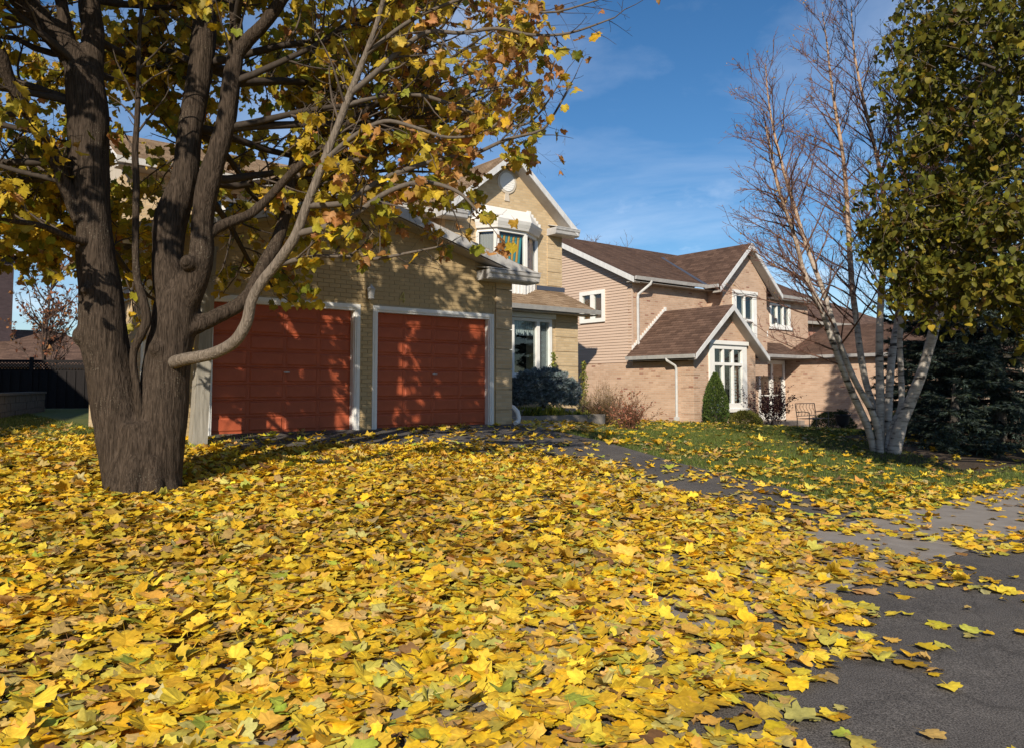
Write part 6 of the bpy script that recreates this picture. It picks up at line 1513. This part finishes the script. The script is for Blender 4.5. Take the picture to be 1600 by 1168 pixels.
def spruce(x, y, h, R0, label, cols, wts, seed, z0=None):
    rg = np.random.default_rng(seed); z0 = gxy(x, y) if z0 is None else z0
    T = tag(empty('spruce_tree', (x, y, z0)), label, 'tree', 'spruces at the right')
    b = MB(); b.tube([(0, 0, -.1), (0, 0, h*.5), (0, 0, h)], [.16, .09, .01], 10); obj('trunk', b, M['linden_bark'], T, uv=False)
    A = Acc(); z = .12
    while z < h-.2:
        f = z/h; R_ = R0*(1-f)**.85+.1; nb = int(7+5*(1-f))
        for q in range(nb):
            az = rg.uniform(0, 2*np.pi); L_ = R_*rg.uniform(.75, 1.12)
            P, _ = wander((0, 0, z), (math.cos(az), math.sin(az), .05-.25*(1-f)), L_, 7, .05, .035, rg)
            P[:, 2] = np.maximum(P[:, 2], .03)
            A.tube(P, np.linspace(.022*(1-f)+.006, .004, 8), 4, (.05, .035, .028))
            needle_spray(A, P, .34*(1-f*.5), rg, cols, wts, .028, .18)
        z += .20+.05*f
    A.build('boughs', M['needle'], T)
    return T
SC = [(.035,.055,.045),(.055,.078,.072),(.028,.042,.030),(.075,.10,.095),(.05,.065,.03)]
spruce(10.2, 16.2, 8.5, 2.35, 'wide dark blue green spruce behind the birch at the right edge', SC, [3,2.5,2,1,1], 3)
spruce(11.0, 19.6, 9.0, 1.75, 'farther narrow dark spruce seen between the birch stems', SC, [3,2,3,.6,1], 4)
spruce(7.95+.6, 14.9, 1.35, 1.05, 'low young spruce at the foot of the birch clump', SC, [3,2,2,1,2], 5)

# ================================================================== shrubs before the houses
def shrub(name, loc, label, cat='shrub', group=None): return tag(empty(name, loc), label, cat, group)
def rs_loc(r, s, dz=0): 
    p = W(r, s); return Vector((p.x, p.y, float(gz(r, s))+dz))
sg_ = np.random.default_rng(51)
# blue globe spruce
lc = rs_loc(12.55, 14.55, .0); lc.z = .12
S1 = shrub('globe_spruce', lc, 'dense rounded blue green dwarf spruce under the front window')
A = Acc(); k = 0
b = MB(); b.tube([(0,0,-.2),(0,0,.4)], [.07,.05], 8); obj('stem', b, M['linden_bark'], S1, uv=False)
GSC = [(.15,.19,.195),(.20,.245,.255),(.11,.145,.145),(.26,.30,.31)]
for q in range(420):
    th = sg_.uniform(0, 2*np.pi); ph = math.acos(sg_.uniform(-.45, 1)); d = np.array((math.sin(ph)*math.cos(th), math.sin(ph)*math.sin(th), math.cos(ph)))
    bump = 1+.10*noise.noise((d[0]*3, d[1]*3, d[2]*3)); rad = np.array((.86, .80, .56))*bump
    e = d*rad+np.array((0, 0, .47)); s0 = e*.55+np.array((0, 0, .2)); P = np.array([s0+(e-s0)*t for t in np.linspace(0, 1, 4)]); 
    needle_spray(A, P, .20, sg_, GSC, [3,2.5,2,1], .022, .02)
A.build('boughs', M['needle'], S1)
# low yellow green perennials
for q, (r_, s_, lab) in enumerate(((11.4, 13.75, 'low dark green perennial tuft beside the garage corner'), (12.0, 13.62, 'low yellow green perennial clump in the middle of the bed edge'), (12.75, 13.55, 'low yellow green perennial clump at the right end of the step'))):
    lc = rs_loc(r_, s_, .02); lc.z = max(lc.z, -.02)+.08*(q < 2)
    T = shrub('perennial_clump', lc, lab, 'plant', 'low perennials along the bed')
    n = 420; a = sg_.uniform(0, 2*np.pi, n); el = sg_.uniform(.25, 1.4, n); d = np.stack([np.cos(a)*np.cos(el), np.sin(a)*np.cos(el), np.sin(el)], 1); L_ = sg_.uniform(.18, .34, n)
    root = np.stack([sg_.uniform(-.28, .28, n), sg_.uniform(-.18, .18, n), np.zeros(n)], 1); tip = root+d*L_[:, None]; mid = root+d*(L_*.6)[:, None]+np.array((0, 0, .03)); w = np.cross(d, (0, 0, 1.0)); w /= np.linalg.norm(w, axis=1)[:, None]; w *= .011
    tip[:, 2] -= .05; v = np.stack([root, mid-w, mid+w, tip], 1).reshape(-1, 3); i = np.arange(n)*4
    f = np.concatenate([np.stack([i, i+2, i+1], 1), np.stack([i+1, i+2, i+3], 1)]); cc = [(.16,.20,.03),(.30,.30,.04),(.09,.13,.02),(.42,.36,.05)]
    A = Acc(); A.tri(v, f, np.repeat(palette(n, cc, [3,2.5 if q else .6,2,1 if q else .1], sg_), 4, 0)); A.build('blades', M['grass'], T)
def twiggy(name, lc, label, h, w, nst, col, leafn, lcol, lw, lsz, seed, flare=.5, fineness=1.0):
    rg = np.random.default_rng(seed); T = shrub(name, lc, label); A = Acc(); an_ = []
    for q in range(nst):
        a = rg.uniform(0, 2*np.pi); el = rg.uniform(.75, 1.45); d = np.array((math.cos(a)*math.cos(el)*flare*2, math.sin(a)*math.cos(el)*flare*2, math.sin(el)))
        L_ = h*rg.uniform(.6, 1.1); P, _ = wander((rg.normal(0, w*.12), rg.normal(0, w*.12), -.03), d, L_, 7, .07, .01, rg); A.tube(P, np.linspace(.006, .002, 8), 3, np.array(col)*rg.uniform(.7, 1.3))
        for u_ in range(int(6*fineness)):
            j = rg.integers(2, 7); S, _ = wander(P[j], side_dir(P[j]-P[j-1], rg.uniform(.3, .8), rg), L_*rg.uniform(.15, .35), 4, .12, .02, rg); A.tube(S, np.linspace(.0035, .0016, 5), 3, np.array(col)*rg.uniform(.7, 1.3)); an_ += list(S[1:])
    A.build('stems', M['twig'], T)
    an_ = np.array(an_)
    if leafn:
        p = an_[rg.integers(0, len(an_), leafn)]+rg.normal(0, .02, (leafn, 3)); A = Acc()
        A.tri(*leaves(SMALL, p, rand_rot(leafn, .3, 2.4, rg), rg.uniform(lsz*.7, lsz*1.3, leafn), palette(leafn, lcol, lw, rg), .5, rg)); o = A.build('leaves', M['leaf'], T); o['kind'] = 'stuff'
    return T
twiggy('bare_shrub', rs_loc(14.35, 14.3, 0), 'tall straw brown twiggy shrub right of the blue dwarf spruce', 1.15, .9, 150, (.24, .165, .10), 350, [(.30,.18,.07),(.24,.17,.06),(.36,.28,.07)], [2,2,1], .035, 61, .55)
twiggy('brown_shrub', rs_loc(13.55, 13.7, 0), 'low dense brown shrub in front of the bare twiggy one', .72, .8, 150, (.15, .095, .055), 1500, [(.20,.12,.05),(.28,.18,.05),(.14,.10,.03)], [2,1.2,1.5], .035, 62, .6)
twiggy('red_shrub', rs_loc(12.3, 11.45, 0), 'reddish leaved rounded shrub on the lawn beside the drive', .82, .9, 80, (.16, .085, .05), 900, [(.42,.17,.11),(.52,.24,.15),(.34,.12,.07),(.28,.14,.05)], [3,2.5,2,1], .045, 63, .62)
dz_ = rs_loc(23.0, 14.9, 0)
PSH = twiggy('purple_shrub', dz_, 'dark purple leaved shrub in front of the entrance door', 1.75, 1.0, 50, (.05, .03, .03), 1500, [(.055,.014,.018),(.085,.022,.025),(.03,.012,.014)], [3,2,2], .065, 64, .42, 1.6)
# climbing greenery on the corner of the first house
for q, (r_, s_, h, lab) in enumerate(((13.95, 15.75, 1.75, 'slim green climbing plant left of the corner blocks'), (15.05, 15.7, 1.62, 'slim green climbing plant at the house corner'))):
    rg = np.random.default_rng(70+q); lc = rs_loc(r_, s_); T = shrub('climbing_plant', lc, lab, 'plant', 'climbers on the first house'); n = 620
    A = Acc(); 
    for w_ in range(4):
        P, _ = wander((rg.normal(0, .05), rg.normal(0, .03), 0), (0, 0, 1), h, 9, .06, .1, rg); A.tube(P, np.linspace(.008, .003, 10), 3, (.10, .08, .05))
    A.build('stems', M['twig'], T)
    t = rg.random(n)**.8; p = np.stack([rg.normal(0, .07, n)*(1.35-t), rg.normal(0, .06, n), t*h*1.12], 1); A = Acc()
    low_ = t < .35; p[low_, 0] *= 2.6
    A.tri(*leaves(SMALL, p, rand_rot(n, .4, 1.9, rg), rg.uniform(.04, .08, n), palette(n, [(.20,.24,.05),(.30,.32,.08),(.14,.17,.03),(.45,.38,.06)], [3,2,2,1], rg), .4, rg)); o = A.build('leaves', M['leaf'], T); o['kind'] = 'stuff'
# clipped cedar and small box shrub before the second house
def clipped(name, lc, label, h, w, prof, cols, wts, seed, n=9000):
    rg = np.random.default_rng(seed); T = shrub(name, lc, label)
    b = MB(); b.tube([(0,0,-.1),(0,0,h*.6)], [.05,.02], 8); obj('stem', b, M['linden_bark'], T, uv=False)
    t = rg.random(n)**.85; a = rg.uniform(0, 2*np.pi, n); rad = np.interp(t, *prof)*w*(.72+.3*rg.random(n)**.5)*(1+.07*np.sin(a*5+t*9))
    p = np.stack([np.cos(a)*rad, np.sin(a)*rad, t*h], 1); d = np.stack([np.cos(a)*.5, np.sin(a)*.5, np.full(n, .8)], 1)+rg.normal(0, .25, (n, 3)); d /= np.linalg.norm(d, axis=1)[:, None]
    sd_ = np.cross(d, rg.normal(0, 1, (n, 3))); sd_ /= np.linalg.norm(sd_, axis=1)[:, None]; L_ = rg.uniform(.04, .09, n)[:, None]
    v = np.stack([p-sd_*.014, p+sd_*.014, p+d*L_], 1).reshape(-1, 3); A = Acc(); A.tri(v, np.arange(3*n).reshape(-1, 3), np.repeat(palette(n, cols, wts, rg, .22), 3, 0)); o = A.build('foliage', M['needle'], T); o['kind'] = 'stuff'; return T
clipped('clipped_cedar', rs_loc(20.4, 15.25), 'slim pointed green cedar beside the tall white window', 1.62, .40, ([0,.15,.5,.8,1], [.75,1,.9,.5,.05]), [(.055,.09,.02),(.08,.12,.025),(.035,.06,.015),(.11,.14,.03)], [3,3,2,1], 81)
clipped('round_shrub', rs_loc(21.75, 15.1), 'small rounded olive shrub under the tall white window', .52, .52, ([0,.3,.7,1], [.75,1,.85,.25]), [(.09,.09,.02),(.14,.13,.025),(.05,.06,.015)], [3,2,2], 82, 5000)
up = Vector(W(23.35, 12.62)); 
twiggy('urn_plant', Vector((up.x, up.y, uz+.52)), 'dark spiky plant growing in the black urn', .26, .4, 60, (.03, .035, .02), 300, [(.03,.045,.02),(.05,.06,.02)], [1,1], .05, 83, .8)
for q, (r_, s_, lab) in enumerate(((27.6, 15.3, 'dark low evergreen against the shaded wing wall, left one'), (28.6, 13.4, 'dark low evergreen against the shaded wing wall, right one'))):
    clipped('low_evergreen', rs_loc(r_, s_), lab, .75, .8, ([0,.3,.7,1], [.8,1,.8,.3]), [(.03,.045,.015),(.05,.065,.02)], [1,1], 84+q, 5000)

# ================================================================== bare trees beyond
def bare_tree(name, x, y, z0, h, label, col, seed, leafc=None, nl=0, spread=.9, n0=13, thick=1.0):
    rg = np.random.default_rng(seed); T = tag(empty(name, (x, y, z0)), label, 'tree', 'bare trees beyond'); A = Acc(); tips = []
    P, _ = wander((0, 0, -.1), (0, 0, 1), h*.9, 9, .05, .05, rg); A.tube(P, np.linspace(h*.018, h*.004, 10)*thick, 7, col)
    for q in range(n0*2):
        j = rg.integers(2, 9); d = side_dir(P[j]-P[j-1], rg.uniform(.5, 1.0), rg); d[2] += .2; L_ = h*rg.uniform(.25, .5)*(1.15-j*.07)*spread
        B_, _ = wander(P[j], d, L_, 6, .1, .05, rg); A.tube(B_, np.linspace(h*.006, h*.002, 7)*thick, 5, np.array(col)*rg.uniform(.8, 1.2))
        for u_ in range(9):
            k_ = rg.integers(1, 7); S, _ = wander(B_[k_], side_dir(B_[k_]-B_[k_-1], rg.uniform(.4, .9), rg), L_*rg.uniform(.2, .45), 5, .12, .03, rg); A.tube(S, np.linspace(h*.0022, h*.0011, 6)*thick, 3, np.array(col)*rg.uniform(.8, 1.2)); tips += list(S[1:])
            for w_ in range(3):
                k2 = rg.integers(1, 5); S2, _ = wander(S[k2], side_dir(S[k2]-S[k2-1], rg.uniform(.4, .9), rg), L_*rg.uniform(.08, .2), 3, .14, .02, rg); A.tube(S2, np.linspace(h*.0013, h*.0009, 4)*thick, 3, np.array(col)*rg.uniform(.8, 1.2)); tips += list(S2[1:])
    A.build('branches', M['twig'], T)
    if nl:
        tips = np.array(tips); p = tips[rg.integers(0, len(tips), nl)]+rg.normal(0, .05, (nl, 3)); A = Acc()
        A.tri(*leaves(SMALL, p, rand_rot(nl, .3, 2.4, rg), rg.uniform(.12, .2, nl), palette(nl, leafc, [1]*len(leafc), rg), .4, rg)); o = A.build('foliage', M['leaf'], T); o['kind'] = 'stuff'
bare_tree('bare_tree', -19.2, 31.5, -.2, 6.4, 'bare tree with russet leaves behind the dark fence', (.08, .055, .045), 91, [(.30,.12,.06),(.38,.18,.07),(.24,.10,.06)], 900)
bare_tree('bare_tree', -15.0, 30.0, -.2, 4.8, 'thin leafless tree behind the fence beside the maple trunk', (.06, .045, .04), 92)
bare_tree('bare_tree', 4.6, 47, -.5, 11.0, 'faint leafless treetop above the neighbouring ridge', (.16, .12, .11), 93, thick=.6)
bare_tree('bare_tree', 7.4, 52, -.5, 10.6, 'leafless treetop far behind the neighbouring roof', (.16, .12, .11), 94, thick=.6)
